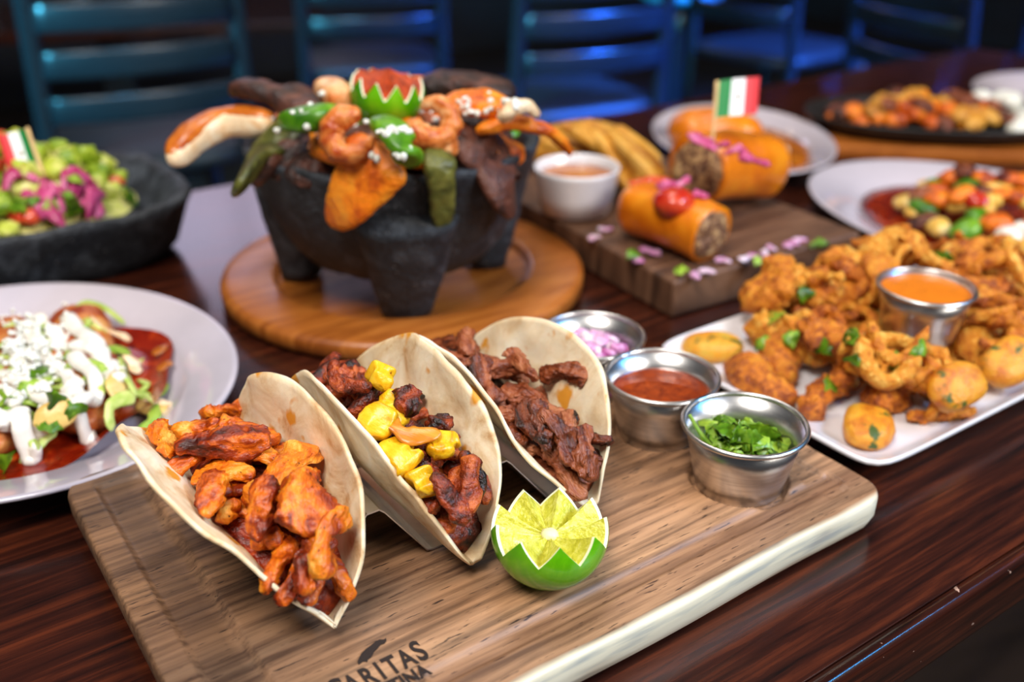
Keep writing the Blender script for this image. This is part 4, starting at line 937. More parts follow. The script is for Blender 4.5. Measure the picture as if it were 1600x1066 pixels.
# meats and vegetables laid into the bowl first
mb = variants(lambda s: strip_vf(0.058, 0.026, 0.011, s, nu=30, nv=18, amp=0.14, bend=0.25, lift=0.2, lump=0.1, p=3.2, fib=0.04), 6, 'beef_piece', M['darkbeef'], 800)
mo = variants(lambda s: strip_vf(0.042, 0.020, 0.010, s, nu=24, nv=16, amp=0.14, bend=0.3, lift=0.2, lump=0.1, p=3), 4, 'chicken_piece', M['slab'], 820)
mg = variants(lambda s: strip_vf(0.044, 0.014, 0.005, s, nu=18, nv=12, amp=0.1, bend=0.4, lift=0.4), 4, 'pepper_strip', M['green_pepper'], 840)
mon = variants(lambda s: strip_vf(0.036, 0.012, 0.004, s, nu=18, nv=12, amp=0.1, bend=0.9, lift=0.3), 4, 'onion_strip', M['onion_cooked'], 860)
for q in range(46):
    a = q*2.39996; r_ = math.sqrt((q+0.5)/46)*0.094; x, y = 0.288+r_*math.cos(a), 0.408+r_*math.sin(a)
    w_ = (q*5) % 9; sd_ = 'back' if (x-0.288)*FWD[0]+(y-0.408)*FWD[1] > 0.02 else 'front' if (x-0.288)*FWD[0]+(y-0.408)*FWD[1] < -0.02 else 'middle'
    nm, vs, lb, ct = (('beef_piece', mb, 'dark seared beef piece', 'beef') if w_ < 4 else ('chicken_piece', mo, 'orange grilled chicken piece', 'chicken') if w_ < 6 else ('pepper_strip', mg, 'green pepper strip', 'pepper') if w_ < 7 else ('onion_strip', mon, 'browned onion strip', 'onion'))
    put(mp_, vs[rng.integers(len(vs))], nm, x, y, rng.uniform(0, 6.28), lb+' at the %s of the molcajete heap' % sd_, ct, Gm, 0.6, 24)
# the pieces one can pick out
sp = curve3([A(268, 252, 0.118), A(310, 212, 0.125), A(360, 192, 0.130), A(428, 194, 0.132)], 30)
sau = empty('bread_slice', tuple(sp[0])); tag(sau, 'long curved browned slice with pale cut face hanging off the molcajete', 'bread slice', Gm)
pr_ = prof(30, 6); camd = CAM-sp; camd /= np.linalg.norm(camd, axis=1)[:, None]
m1 = loft('cut_face', sp-sp[0], 0.0098*pr_, 0.0100*pr_, M['pale'], nv=20, p=2.4, amp=0.0005); obj('cut_face', m1, sau)
dn = np.array([0, 0, 0.0040])-camd*0.0018; m2 = loft('crust', sp-sp[0]+dn, 0.0098*pr_, 0.0078*pr_, M['sausage_skin'], nv=20, p=2.4, amp=0.0005); obj('crust', m2, sau)
def outw(pts):  # outward direction of the bowl wall under a hanging piece
    m_ = np.mean(np.array(pts), 0)-np.array([0.288, 0.408, 0]); m_[2] = 0; m_ /= np.linalg.norm(m_); return m_+np.array([0, 0, 0.55])
def hang(name, top, low, W, T, mat, label, cat, tail, off=None):
    pts = [A(*q) for q in top]+[B(px, py, (off or T)+0.003) for px, py in low]
    return drape(name, pts, W, T, mat, label, cat, tail=tail, up=outw(pts), n_=32, amp=0.0011)
hang('cactus_strip', [(470, 225, 0.124), (430, 228, 0.122)], [(398, 262), (372, 290)], 0.019, 0.0055, M['nopal'], 'dark olive cactus strip draped over the left rim of the molcajete', 'cactus', (1, 0.8))
hang('beef_strip', [(480, 238, 0.120), (440, 240, 0.119)], [(412, 262), (396, 284)], 0.009, 0.006, M['darkbeef'], 'thin blackened beef strip along the left rim of the molcajete', 'beef', (1, 0.8))
drape('beef_strip', [A(362, 138, 0.150), A(400, 140, 0.152), A(440, 152, 0.148), A(490, 175, 0.142)], 0.011, 0.007, M['darkbeef'], 'brown beef strip sticking out at the upper left of the molcajete', 'beef')
drape('beef_slab', [A(440, 140, 0.150), A(470, 165, 0.143), A(500, 185, 0.140)], 0.018, 0.008, M['darkbeef'], 'brown beef slab behind the halved green chili', 'beef')
drape('green_chili', [A(440, 190, 0.146), A(468, 187, 0.150), A(500, 184, 0.150), A(525, 180, 0.147)], 0.0105, 0.0095, M['green_pepper'], 'halved bright green chili beside the carved lime', 'chili', tail=(0.75, 1.0), amp=0.0004)
def shrimp(px, py, z, yaw, label, R=0.0122, W=0.0084):
    V, F = shrimp_vf(int(px), R, W, 5.7, 0.0105, 0.10, 0.09); p = A(px, py, z)
    o = obj('shrimp', mesh('shrimp', V, F, M['shrimp'])); d = Vector(tuple(CAM-p)).normalized()
    o.matrix_world = Matrix.Translation(Vector(p)) @ (Vector((0, 0, 1)).rotation_difference((d+Vector((0, 0, 0.4))).normalized()).to_matrix().to_4x4()) @ Matrix.Rotation(yaw, 4, 'Z')
    return tag(o, label, 'shrimp', Gm)
shrimp(548, 213, 0.142, 0.6, 'curled pale orange shrimp left of the hanging green pepper')
shrimp(676, 190, 0.146, 2.6, 'curled reddish shrimp under the carved lime')
drape('pepper_strip', [A(590, 186, 0.152), A(612, 203, 0.150), A(632, 230, 0.142), A(642, 258, 0.128)], 0.0105, 0.0055, M['green_pepper'], 'green pepper strip with white crumbs hanging below the carved lime', 'pepper', amp=0.0005)
hang('chicken_slab', [(604, 232, 0.134), (585, 254, 0.126)], [(566, 283), (542, 318), (518, 350)], 0.0215, 0.0065, M['slab'], 'large bright orange chicken slab hanging over the front rim of the molcajete', 'chicken', (1.25, 0.62))
hang('cactus_strip', [(688, 235, 0.128), (688, 255, 0.124)], [(689, 285), (691, 325), (693, 358)], 0.0100, 0.0040, M['nopal'], 'olive green cactus strip hanging in front of the molcajete', 'cactus', (1.25, 0.75))
hang('beef_slab', [(730, 200, 0.136), (745, 222, 0.128)], [(765, 250), (785, 290), (802, 330)], 0.0210, 0.0065, M['darkbeef'], 'wide dark beef slab hanging over the right rim of the molcajete', 'beef', (1.15, 0.72))
drape('chicken_strip', [A(745, 205, 0.138), A(790, 192, 0.142), A(835, 196, 0.138), A(868, 212, 0.129), A(892, 240, 0.114)], 0.0075, 0.0050, M['slab'], 'long orange strip reaching from the molcajete to the white sauce cup', 'chicken', tail=(1, 0.7))
drape('onion_ring', [A(785, 190, 0.146), A(797, 172, 0.154), A(820, 165, 0.155), A(842, 180, 0.148)], 0.0080, 0.0045, M['pale'], 'pale grilled onion arc at the right of the molcajete', 'onion')
drape('chicken_piece', [A(690, 165, 0.148), A(745, 160, 0.152), A(800, 172, 0.147)], 0.017, 0.008, M['slab'], 'orange chicken piece sprinkled with crumbs right of the carved lime', 'chicken')
drape('beef_slab', [A(650, 138, 0.146), A(720, 132, 0.150), A(800, 150, 0.147)], 0.017, 0.009, M['darkbeef'], 'dark beef slab lying behind the orange chicken piece', 'beef')
drape('pale_piece', [A(508, 138, 0.148), A(525, 150, 0.150), A(542, 162, 0.148)], 0.011, 0.010, M['shrimp'], 'pale browned piece left of the carved lime', 'shrimp')
drape('chicken_piece', [A(500, 225, 0.128), A(520, 232, 0.128), A(545, 245, 0.126)], 0.012, 0.008, M['slab'], 'orange chicken piece below the left shrimp', 'chicken')
drape('chicken_piece', [A(650, 222, 0.130), A(675, 228, 0.130), A(715, 225, 0.130)], 0.012, 0.008, M['shrimp'], 'pinkish piece below the right shrimp', 'shrimp')
p = A(605, 150, 0.150); carved_lime('lime_half', (p[0], p[1], 0.166), 0.0260, (0.10, 0.12, 0.9), 'green carved lime dusted with red chili on top of the molcajete', 11, True, 0.3, -0.05, 0.42, 0.62)
Vs = []; Fs = []; o_ = 0
for cx0, cy0, z0, n_, sd_ in ((620, 205, 0, 34, 10), (690, 176, 0, 18, 18), (745, 158, 0, 18, 20), (560, 182, 0, 10, 14), (790, 165, 0, 10, 20), (470, 175, 0, 10, 30), (610, 240, 0, 8, 20)):
    for q in range(n_):
        p = mp_.hit(rng.normal(cx0, sd_), rng.normal(cy0, sd_*0.45)); V, F = blob_vf(*rng.uniform(0.0014, 0.0030, 3), int(rng.integers(999)), 0.3, 6, 8)
        Vs.append(np.asarray(V)+[p[0], p[1], p[2]]); Fs += [tuple(i+o_ for i in f) for f in F]; o_ += len(V)
tag(obj('cheese_crumbs', mesh('cheese_crumbs', np.vstack(Vs), Fs, M['cheese'])), 'white cheese crumbs sprinkled over the molcajete heap', 'cheese', None, 'stuff')

# ------------------------------------------------------------------ guacamole bowl
A = at
gb = empty('stone_bowl', (0.066, 0.655, 0)); tag(gb, 'squarish dark stone bowl of guacamole behind the oval plate', 'bowl')
pr = [(0.01, 0.0), (0.80, 0.0), (0.88, 0.012), (0.97, 0.045), (1.0, 0.052), (0.98, 0.055), (0.90, 0.0535), (0.82, 0.040), (0.6, 0.024), (0.01, 0.02)]
V, F = lathe_vf(pr, 96, 0, 0, 0.130, 0.104, 3.6); V = np.asarray(V); V += (0.0016*n3(V, 50, 8)+0.001*n3(V, 150, 6))[:, None]; V[:, 2] = np.maximum(V[:, 2], 0)
obj('bowl_body', mesh('bowl_body', V, F, M['stone']), gb)
gp = Pile(-0.08, 0.21, 0.53, 0.78, 0.002)
gc = (0.052, 0.650)
gp.fill(lambda X, Y: 0.044+0.028*np.clip(1-((X-gc[0])/0.098)**2-((Y-gc[1])/0.084)**2, 0, 1)**0.8)
V = []; F = []
for t in np.linspace(0.01, 1, 14):
    for q in range(48):
        a = 2*math.pi*q/48; V.append((gc[0]+0.104*t*math.cos(a), gc[1]+0.086*t*math.sin(a), 0.042+0.029*max(0, 1-t*t)**0.8))
for i in range(13):
    for q in range(48): F.append((i*48+q, i*48+(q+1) % 48, (i+1)*48+(q+1) % 48, (i+1)*48+q))
tag(obj('guacamole', mesh('guacamole', V, F, M['avocado'])), 'mashed green guacamole filling the dark stone bowl', 'guacamole', None, 'stuff')
av = variants(lambda s: strip_vf(0.0165, 0.0140, 0.0115, s, nu=12, nv=16, amp=0.10, p=5, bend=0.1, lift=0.05, tail=0.4, twist=0.4), 6, 'avocado_cube', M['avocado'], 900)
tv = variants(lambda s: strip_vf(0.014, 0.012, 0.009, s, nu=12, nv=16, amp=0.10, p=5, bend=0.1, lift=0.05, tail=0.4, twist=0.4), 3, 'tomato_cube', M['tomato'], 910)
kv = variants(lambda s: strip_vf(0.030, 0.0095, 0.005, s, nu=16, nv=10, bend=0.8, lift=0.3), 4, 'pickled_onion', M['pickled'], 920)
for q in range(420):
    a = rng.uniform(0, 6.28); r_ = math.sqrt(rng.random())*0.96; x, y = gc[0]+0.098*r_*math.cos(a), gc[1]+0.080*r_*math.sin(a)
    if q % 5: put(gp, av[rng.integers(6)], 'avocado_cube', x, y, rng.uniform(0, 6), 'pale green avocado cube on the guacamole bowl', 'avocado', 'avocado cubes on the guacamole', 0.6, 16, cap=0.050+0.028*max(0, 1-r_*r_))
    else: put(gp, tv[rng.integers(3)], 'tomato_cube', x, y, rng.uniform(0, 6), 'red tomato cube on the guacamole bowl', 'tomato', 'tomato cubes on the guacamole', 0.6, 16, cap=0.050+0.028*max(0, 1-r_*r_))
for px, py in ((45, 290), (70, 305), (98, 268), (112, 272), (130, 298), (35, 302), (90, 318), (140, 310), (150, 322), (55, 318), (120, 285)):
    p = gp.hit(px, py); put(gp, kv[rng.integers(4)], 'pickled_onion', p[0], p[1], rng.uniform(0, 6), 'bright pink pickled onion strip on the guacamole bowl', 'onion', 'pickled onion on the guacamole', 0.8, 30)
for q in range(10):
    p = gp.hit(rng.uniform(0, 200), rng.uniform(290, 345)); put(gp, lv[rng.integers(8)], 'cilantro_leaf', p[0], p[1], rng.uniform(0, 6), 'cilantro leaf on the guacamole bowl', 'cilantro leaf', 'cilantro leaves on the guacamole', 0.8, 30)

def flag(base, top, fdir, h, w_, label, order=('flag_green', 'flag_white', 'flag_red')):
    base = np.array(base); top = np.array(top); fdir = np.array(fdir)/np.linalg.norm(fdir)
    root = empty('flag_pick', tuple(base)); tag(root, label, 'flag')
    sp = np.linspace(base, top, 6)-base; obj('toothpick', loft('toothpick', sp, 0.0016, 0.0016, M['pick'], nv=8, up=(0.3, 0.2, 0.1)), root)
    ax = (top-base)/np.linalg.norm(top-base); nr = np.cross(fdir, ax); nr /= np.linalg.norm(nr)
    lower = (top-base)-ax*h
    for k, mt in enumerate(order):
        V = []
        for f_ in np.linspace(k/3, (k+1)/3, 5):
            for hh in (0, h):
                for s_ in (-0.00025, 0.00025):
                    V.append(lower+fdir*w_*f_+ax*hh+nr*(s_+0.0016*math.sin(f_*5)))
        F = []
        for i in range(4):
            a = i*4; b = a+4
            F += [(a, b, b+2, a+2), (a+1, a+3, b+3, b+1), (a, a+1, b+1, b), (a+2, b+2, b+3, a+3)]
        F += [(0, 2, 3, 1), (16, 17, 19, 18)]
        obj(('green_band', 'white_band', 'red_band')[('flag_green', 'flag_white', 'flag_red').index(mt)], mesh('flag_band', V, F, M[mt], False), root)
    V, F = blob_vf(0.0022, 0.0022, 0.0022, 3, 0.3, 8, 8); c_ = lower+fdir*w_*0.5+ax*h*0.5+nr*0.0016*math.sin(2.5)
    V = np.asarray(V); V = V-np.outer(V@nr, nr)*0.75
    obj('emblem', mesh('emblem', V+c_, F, M['emblem']), root)
b_ = gp.hit(68, 276); t_ = deep(42, 200, float((b_-CAM)@FWD))
flag(b_, t_, -RIGHT*0.97-UP*0.28, 0.036, 0.0235, 'small green white and red paper flag stuck in the guacamole')

# ------------------------------------------------------------------ burrito board
rb = 0.030
bm_ = box_mesh('rustic_board', -0.100, 0.100, -0.175, 0.175, 0.0, rb, M['rearboard'], 0.003)
o = obj('rustic_board', bm_); o.location = (0.540, 0.418, 0); o.rotation_euler = (0, 0, -0.06)
tag(o, 'thick dark rustic wooden board under the cut burrito', 'board')
# white cup with sauce
wc = empty('white_cup', (0.467, 0.414, rb)); tag(wc, 'white porcelain cup of brown sauce on the rustic board', 'ramekin')
pr = [(0.001, 0.001), (0.026, 0.0), (0.030, 0.002), (0.0335, 0.018), (0.0365, 0.037), (0.0372, 0.040), (0.0362, 0.0415), (0.0345, 0.040), (0.032, 0.020), (0.028, 0.005), (0.001, 0.004)]
obj('cup', lathe('cup', pr, M['bright_porcelain'], n=64), wc)
disc('brown_sauce', 0.467, 0.414, rb+0.033, 0.0328, M['brown_sauce'], 'brown sauce inside the white porcelain cup', 'sauce')
def burrito(p0, p1, R, label, fill_label):
    p0 = np.array(p0); p1 = np.array(p1); root = empty('burrito_half', tuple(p0)); tag(root, label, 'burrito', 'two halves of the fried burrito')
    t = np.linspace(0, 1, 30); sp = np.outer(1-t, p0)+np.outer(t, p1)-p0; sp[:, 2] += 0.003*np.sin(t*np.pi)
    w_ = R*np.minimum(1, np.sqrt(np.clip(1-((t-0.22)/-0.23)**2*(t < 0.22), 0.03, 1)))
    me = loft('wrapper', sp, w_, w_*0.94, M['burrito'], nv=32, amp=0.0014, freq=45, seed=2, cap=-0.3); obj('wrapper', me, root)
    ax = (p1-p0)/np.linalg.norm(p1-p0); V, F = blob_vf(0.006, R*0.88, R*0.82, 4, 0.3, 14, 26)
    V = np.asarray(V); V[:, 0] += 0.0016*n3(V, 260, 5)+0.0008*n3(V, 600, 8)
    ob = obj('filling', mesh('filling', V, F, M['burrito_fill']), root); ob['label'] = fill_label
    ob.rotation_euler = Vector(tuple(ax)).to_track_quat('X', 'Z').to_euler(); ob.location = tuple(sp[-1]-ax*0.0025)
    return root
p1 = A(1112, 366, rb+0.0225); p0 = p1+np.array([-0.010, 0.088, 0.0]); burrito(p0, p1, 0.0232, 'front half of the golden fried burrito lying with its cut end to the corner', 'brown meat and pale cheese filling')
p1 = A(1088, 264, 0.077); p0 = p1+np.array([0.108, 0.012, -0.020]); burrito(p0, p1, 0.0300, 'back half of the golden fried burrito propped up under the flag', 'dark meat and cheese filling')
def rest(name, me, px, py, z, label, cat, grp=None, rot=(0, 0, 0)):
    p = A(px, py, z); o = obj(name, me); o.location = tuple(p); o.rotation_euler = rot; return tag(o, label, cat, grp)
V, F = blob_vf(0.0155, 0.0155, 0.011, 7, 0.1, 14, 16); rest('tomato_piece', mesh('tomato_piece', V, F, M['tomato']), 1052, 316, 0.074, 'bright red tomato piece between the burrito halves', 'tomato')
V, F = strip_vf(0.03, 0.012, 0.006, 77); rest('tomato_strip', mesh('tomato_strip', V, F, M['tomato']), 1012, 284, 0.070, 'red tomato strip behind the front burrito half', 'tomato')
for px, py, z in ((1048, 290, 0.080), (1065, 286, 0.080), (1092, 306, 0.078), (1035, 294, 0.078)):
    V, F = strip_vf(0.014, 0.009, 0.005, px); rest('onion_piece', mesh('onion_piece', V, F, M['pickled']), px, py, z, 'pink onion piece by the red tomato between the burrito halves', 'onion', 'onion by the tomato', (0.3, 0.2, px))
for k, (px, py, z) in enumerate(((1085, 214, 0.112), (1105, 220, 0.112), (1125, 227, 0.111), (1145, 235, 0.109), (1165, 243, 0.106), (1100, 223, 0.113), (1182, 252, 0.103))):
    V, F = strip_vf(0.020, 0.007, 0.004, 900+k); rest('pickled_onion', mesh('pickled_onion', V, F, M['pickled']), px, py, z, 'pink pickled onion strip along the top of the back burrito half', 'onion', 'pickled onion on the burrito', (0.1, 0.3, k))
br = variants(lambda s: strip_vf(0.010, 0.007, 0.0035, s, nu=10, nv=8), 3, 'onion_bit', M['redonion'], 930)
for px, py in ((930, 372), (998, 408), (1008, 390), (1088, 430), (1130, 408), (1195, 395), (1205, 388), (1230, 385), (1240, 380), (1160, 405), (945, 358), (1025, 395), (1180, 402), (1250, 376), (1105, 425)):
    rest('onion_bit', br[rng.integers(3)][0], px, py, rb+0.0022, 'pink onion bit scattered on the rustic board', 'onion', 'onion bits on the rustic board', (0, 0, px))
for px, py in ((1055, 430), (1280, 372), (1268, 378), (985, 400), (1180, 410)):
    rest('cilantro_leaf', lv[rng.integers(8)][0], px, py, rb+0.003, 'green cilantro leaf scattered on the rustic board', 'cilantro leaf', 'cilantro on the rustic board', (0, 0, px))
b_ = A(1113, 222, 0.103); t_ = b_+UP*0.049+RIGHT*0.004
flag(b_, t_, RIGHT*0.99+UP*0.12, 0.030, 0.035, 'small green white and red paper flag stuck in the burrito')
# potato sticks leaning in a heap at the far end of the board
frng = np.random.default_rng(21)
V, F = blob_vf(0.058, 0.048, 0.022, 12, 0.15, 16, 20); o = obj('fried_potato_pile', mesh('fried_potato_pile', V, F, M['fry'])); o.location = (0.560, 0.525, rb+0.018); tag(o, 'packed golden fried potato bits under the potato sticks', 'fries', None, 'stuff')
for q in range(34):
    t_ = (q % 17)/16.0; u_ = frng.uniform(-1, 1)
    tx, ty = 862+110*t_+frng.normal(0, 8), 205-26*math.sin(t_*2.6)+34*t_+(q//17)*26+frng.normal(0, 6)
    ln_ = frng.uniform(80, 120); an = math.radians(40+frng.normal(0, 9))
    p0 = at(tx, ty, 0.088-0.018*(q//17)-0.008*t_); p1 = at(tx+ln_*math.cos(an), ty+ln_*math.sin(an), 0.056-0.012*(q//17))
    if min(np.hypot(*(p0+(p1-p0)*f_)[:2]-np.array([0.467, 0.414])) for f_ in (0, 0.5, 1)) < 0.052: continue
    mid = (p0+p1)/2+np.array([0, 0, frng.uniform(0.001, 0.005)]); sp = curve3([p0, mid, p1], 14); w_ = frng.uniform(0.0055, 0.0078)
    V, F = loft_vf(sp, w_*prof(14, 8)*np.linspace(frng.uniform(0.6, 1.0), 1.0, 14), w_*0.75*prof(14, 8), nv=14, p=4.5, amp=0.0004, freq=120, seed=q)
    where = 'left' if t_ < 0.33 else 'middle' if t_ < 0.67 else 'right'
    tag(obj('fried_potato', mesh('fried_potato', V, F, M['fry'])), 'golden fried potato stick in the %s %s of the heap behind the white cup' % ('upper' if q < 17 else 'lower', where), 'fries', 'fried potato sticks behind the white cup')

# ------------------------------------------------------------------ brown sauced plate
disc('gravy_pool', 0.7915, 0.526, 0.012, 0.66, M['brown_sauce'], 'brown sauce covering the plate behind the burrito', 'sauce', 0.002, 4, 0.1437*1.12, 0.098*1.12, 1.0168, 0.004)
sp = curve3([A(1045, 205, 0.030), A(1110, 198, 0.036), A(1190, 210, 0.032)], 24)
tag(obj('smothered_burrito', loft('smothered_burrito', sp, 0.032*prof(24, 4), 0.020*prof(24, 4), M['burrito'], nv=20, amp=0.002, freq=60)), 'orange cheese smothered burrito on the plate behind the flag', 'burrito')
ce = variants(lambda s: blob_vf(0.012, 0.010, 0.006, s, 0.3), 4, 'food_chunk', M['pale'], 950)
for px, py in ((1180, 228), (1200, 232), (1165, 232), (1215, 236)):
    rest('food_chunk', ce[rng.integers(4)][0], px, py, 0.018, 'beige chunk in the brown sauce behind the flag', 'food', 'beige chunks in the brown sauce', (0, 0, px))

# ------------------------------------------------------------------ mixed plate behind the fried platter
V = []; F = []
disc('sauce_pool', 0.7884, 0.197, 0.0105, 0.66, M['redsauce'], 'red sauce covering the oval plate behind the fried platter', 'sauce', 0.003, 6, 0.198*1.08, 0.1382*1.08, math.pi/2, 0.003)
rp = Pile(0.62, 0.94, 0.0, 0.40, 0.002); rp.fill(lambda X, Y: 0.013+0.022*np.clip(1-((X-0.79)/0.10)**2-((Y-0.185)/0.13)**2, 0, 1))
kinds = [('potato_chunk', food('yellow_potato', [(0.3, (214, 150, 40)), (0.6, (236, 196, 96)), (0.8, (244, 226, 160))], 60, 0.35, None, rand=0.3), 'yellow potato chunk', 'potato', 34), ('egg_piece', M['crema'], 'white creamy piece', 'cheese', 7), ('tomato_piece', M['tomato'], 'red tomato piece', 'tomato', 6), ('green_leaf', M['green_pepper'], 'green pepper piece', 'pepper', 14), ('meat_piece', M['slab'], 'orange grilled piece', 'meat', 26), ('dark_meat_piece', M['beef'], 'brown meat piece', 'meat', 12)]
for nm, mt, lb, ct, n_ in kinds:
    vs = variants(lambda s: blob_vf(0.013, 0.010, 0.0065, s, 0.25, 10, 10, 2.5), 3, nm, mt, 960+len(nm))
    for q in range(n_):
        a = rng.uniform(0, 6.28); r_ = math.sqrt(rng.random()); x, y = 0.79+0.085*r_*math.cos(a), 0.185+0.122*r_*math.sin(a)
        put(rp, vs[rng.integers(3)], nm, x, y, rng.uniform(0, 6), lb+' on the oval plate behind the fried platter', ct, lb+'s on the far oval plate', 0.7, 30)
# ------------------------------------------------------------------ skillet at the back right
un = box_mesh('skillet_underliner', -0.135, 0.135, -0.088, 0.088, 0, 0.014, M['roundwood'], 0.003)
o = obj('skillet_underliner', un); o.location = (1.02, 0.435, 0); o.rotation_euler = (0, 0, -0.75); tag(o, 'brown wooden liner under the black sizzling skillet', 'tray')
V, F = lathe_vf([(0.01, 0.003), (0.75, 0.003), (0.92, 0.012), (0.97, 0.020), (1.0, 0.021), (1.0, 0.018), (0.94, 0.008), (0.78, 0.0), (0.01, 0.0)], 72, 0, 0, 0.150, 0.085, 2.2)
o = obj('sizzling_skillet', mesh('sizzling_skillet', V, F, M['iron'])); o.location = (1.02, 0.435, 0.014); o.rotation_euler = (0, 0, -0.75); tag(o, 'black cast iron skillet of grilled food at the back right', 'skillet')
sk = Pile(0.84, 1.17, 0.27, 0.63, 0.002); ca, sa = math.cos(-0.75), math.sin(-0.75)
sk.fill(lambda X, Y: 0.018+0.024*np.clip(1-(((X-1.02)*ca+(Y-0.435)*sa)/0.135)**2-((-(X-1.02)*sa+(Y-0.435)*ca)/0.07)**2, 0, 1))
for nm, mt, lb, ct, n_, rng_ in (('grilled_chunk', M['slab'], 'orange grilled chunk', 'chicken', 26, (-1, 0.5)), ('golden_chunk', M['fry'], 'golden fried chunk', 'potato', 20, (-1, 0.5)), ('dark_chunk', M['beef'], 'brown meat chunk', 'beef', 20, (-1, 0.9)), ('white_chunk', M['cheese'], 'white crumbly cheese chunk', 'cheese', 20, (0.45, 1.0))):
    vs = variants(lambda s: blob_vf(0.014, 0.011, 0.008, s, 0.3, 8, 8), 3, nm, mt, 980+len(nm))
    for q in range(n_):
        u_ = rng.uniform(*rng_)*0.115; w_ = rng.uniform(-1, 1)*0.055*math.sqrt(max(0, 1-(u_/0.135)**2))
        put(sk, vs[rng.integers(3)], nm, 1.02+u_*ca-w_*sa, 0.435+u_*sa+w_*ca, rng.uniform(0, 6), lb+' on the black skillet', ct, lb+'s on the skillet', 0.6, 30)

# ------------------------------------------------------------------ background: chairs, stool, far table, lamps
def make_chair():
    root = empty('ladder_back_chair', (0, 0, 0))
    for s_ in (-1, 1):
        sp = curve3([(s_*0.205, -0.02, 0.0), (s_*0.205, 0.0, 0.45), (s_*0.200, -0.02, 0.75), (s_*0.195, -0.07, 1.02)], 16)
        obj('back_post', loft('back_post', sp, 0.019, 0.014, M['chair'], nv=10, up=(0, 1, 0), p=3), root)
        sp = np.linspace((s_*0.20, 0.40, 0.0), (s_*0.195, 0.38, 0.45), 4); obj('leg', loft('leg', sp, 0.016, 0.016, M['chair'], nv=10, up=(0, 1, 0)), root)
    for k, z in enumerate((0.955, 0.865, 0.775, 0.685, 0.595)):
        t = np.linspace(-1, 1, 18); yb = -0.02-0.05*max(0, (z-0.7)/0.3)
        sp = np.stack([t*0.19, yb-0.035*(1-t*t), z+0*t], 1)
        obj('slat', loft('slat', sp, 0.005, 0.027, M['chair'], nv=10, p=5), root)
    V, F = lathe_vf([(0.01, 0.475), (0.9, 0.478), (0.98, 0.470), (1.0, 0.455), (0.97, 0.44), (0.01, 0.44)], 48, 0, 0.19, 0.215, 0.215, 5.0); obj('seat', mesh('seat', V, F, M['seatpad']), root)
    sp = np.linspace((-0.2, 0.39, 0.2), (0.2, 0.39, 0.2), 4); obj('stretcher', loft('stretcher', sp, 0.010, 0.010, M['chair'], nv=8), root)
    return root
def dup(root):
    r = root.copy(); COL.objects.link(r)
    for ch in root.children:
        c = ch.copy(); COL.objects.link(c); c.parent = r; c.matrix_parent_inverse = ch.matrix_parent_inverse
    return r
ch0 = make_chair()
spots = [((222, 100), 2.05, 0.16, 'dark ladder back chair behind the guacamole bowl'), ((585, 80), 2.95, 0.10, 'dark ladder back chair behind the carved lime of the molcajete'), ((925, 60), 2.45, 0.5, 'dark ladder back chair behind the fried potato sticks'),
         ((1160, 30), 3.15, -0.7, 'blue lit ladder back chair behind the burrito flag'), ((1420, 60), 2.45, -0.85, 'blue lit ladder back chair behind the skillet'), ((1680, 70), 2.95, -0.8, 'blue lit ladder back chair at the right edge of the view')]
for k, (pp, dep, yaw, lb) in enumerate(spots):
    c = ch0 if k == 0 else dup(ch0)
    p = deep(pp[0], pp[1], dep); az = math.atan2(-(p[0]-CAM[0]), p[1]-CAM[1])
    c.location = (p[0], p[1], FZ); c.rotation_euler = (0, 0, az+yaw)
    tag(c, lb, 'chair', 'ladder back chairs in the background')
p = deep(1065, -20, 3.9)
stl = empty('bar_stool', (p[0], p[1], FZ)); tag(stl, 'round topped bar stool with cyan light painted on its seat behind the burrito flag', 'stool')
hs = p[2]-FZ
V, F = lathe_vf([(0.005, hs+0.02), (0.14, hs+0.015), (0.165, hs), (0.16, hs-0.03), (0.14, hs-0.045), (0.005, hs-0.045)], 48); obj('seat', mesh('seat', V, F, plain('painted_cyan_light', (60, 190, 220), 0.3)), stl)  # cyan light falling on the seat is put into its base colour
obj('pole', loft('pole', np.linspace((0, 0, 0.02), (0, 0, hs-0.04), 5), 0.025, 0.025, M['chair'], up=(0, 1, 0)), stl)
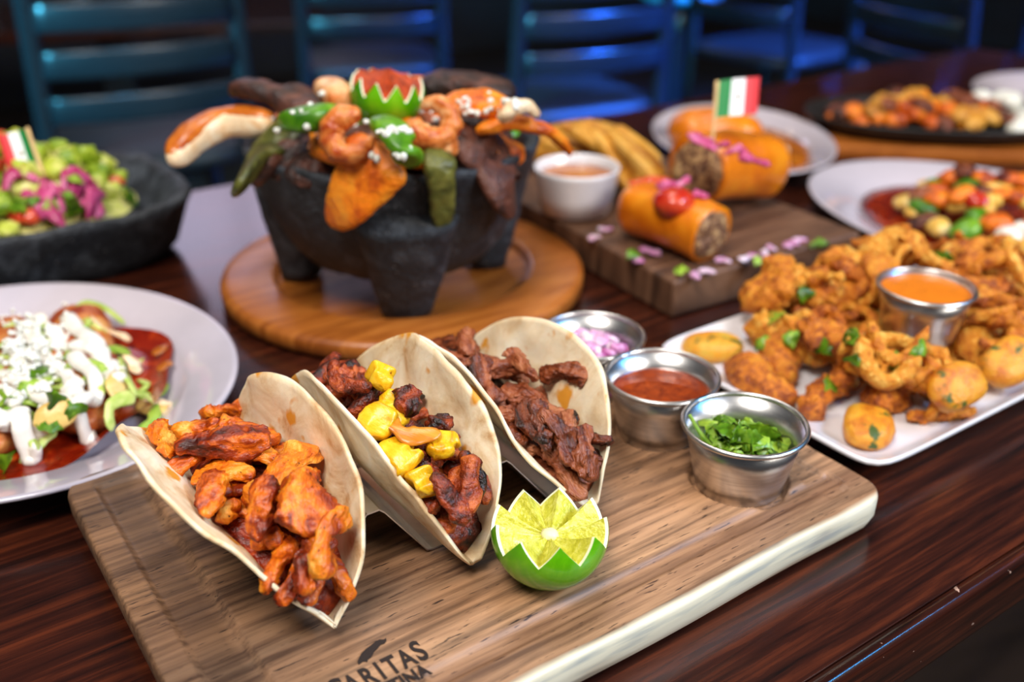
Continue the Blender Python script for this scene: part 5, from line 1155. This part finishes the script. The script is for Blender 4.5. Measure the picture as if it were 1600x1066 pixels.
V, F = lathe_vf([(0.005, 0.03), (0.03, 0.03), (0.18, 0.012), (0.2, 0.0), (0.005, 0.0)], 48); obj('base', mesh('base', V, F, M['chair']), stl)
p = deep(170, 20, 3.4); ft = empty('side_table', (p[0], p[1], FZ)); tag(ft, 'dark table with drinking glasses behind the nearest chair', 'table')
th_ = p[2]-FZ
obj('tabletop', box_mesh('tabletop', -0.7, 0.7, -0.35, 0.35, th_-0.03, th_, M['table'], 0.003), ft); obj('pedestal', box_mesh('pedestal', -0.05, 0.05, -0.05, 0.05, 0.02, th_-0.03, M['chair'], 0.004), ft); obj('foot', box_mesh('foot', -0.25, 0.25, -0.25, 0.25, 0, 0.02, M['chair'], 0.004), ft)
ft.rotation_euler = (0, 0, AZ*0.6)
for k, (px, dx) in enumerate(((-0.35, 0.1), (-0.1, -0.1), (0.12, 0.05), (0.38, -0.05))):
    V, F = lathe_vf([(0.003, 0.004), (0.028, 0.0), (0.034, 0.10), (0.036, 0.13), (0.034, 0.13), (0.032, 0.10), (0.026, 0.008), (0.003, 0.008)], 32)
    o = obj('drinking_glass', mesh('drinking_glass', V, F, M['glass'])); o.location = (p[0]+px*0.95, p[1]-px*0.33+dx, p[2]); tag(o, 'clear drinking glass on the dark table behind the nearest chair', 'glass', 'glasses on the far table')
for k, (x, y, z) in enumerate(((2.05, 1.95, 1.20), (1.10, 2.30, 1.35), (0.55, 1.70, 1.25), (1.55, 1.30, 1.35))):
    lm = empty('pendant_lamp', (x, y, z)); tag(lm, ('warm globe pendant lamp over the far right aisle', 'warm globe pendant lamp over the far middle aisle', 'warm globe pendant lamp behind the table on the left', 'warm globe pendant lamp behind the table on the right')[k], 'lamp', 'pendant lamps')
    V, F = blob_vf(0.05, 0.05, 0.05, 1, 0.0, 14, 18, 2.0); obj('globe', mesh('globe', V, F, M['globe']), lm)
    obj('cord', loft('cord', np.linspace((0, 0, 0.05), (0, 0, 2.4-z), 3), 0.004, 0.004, M['cord'], nv=6, up=(0, 1, 0)), lm)
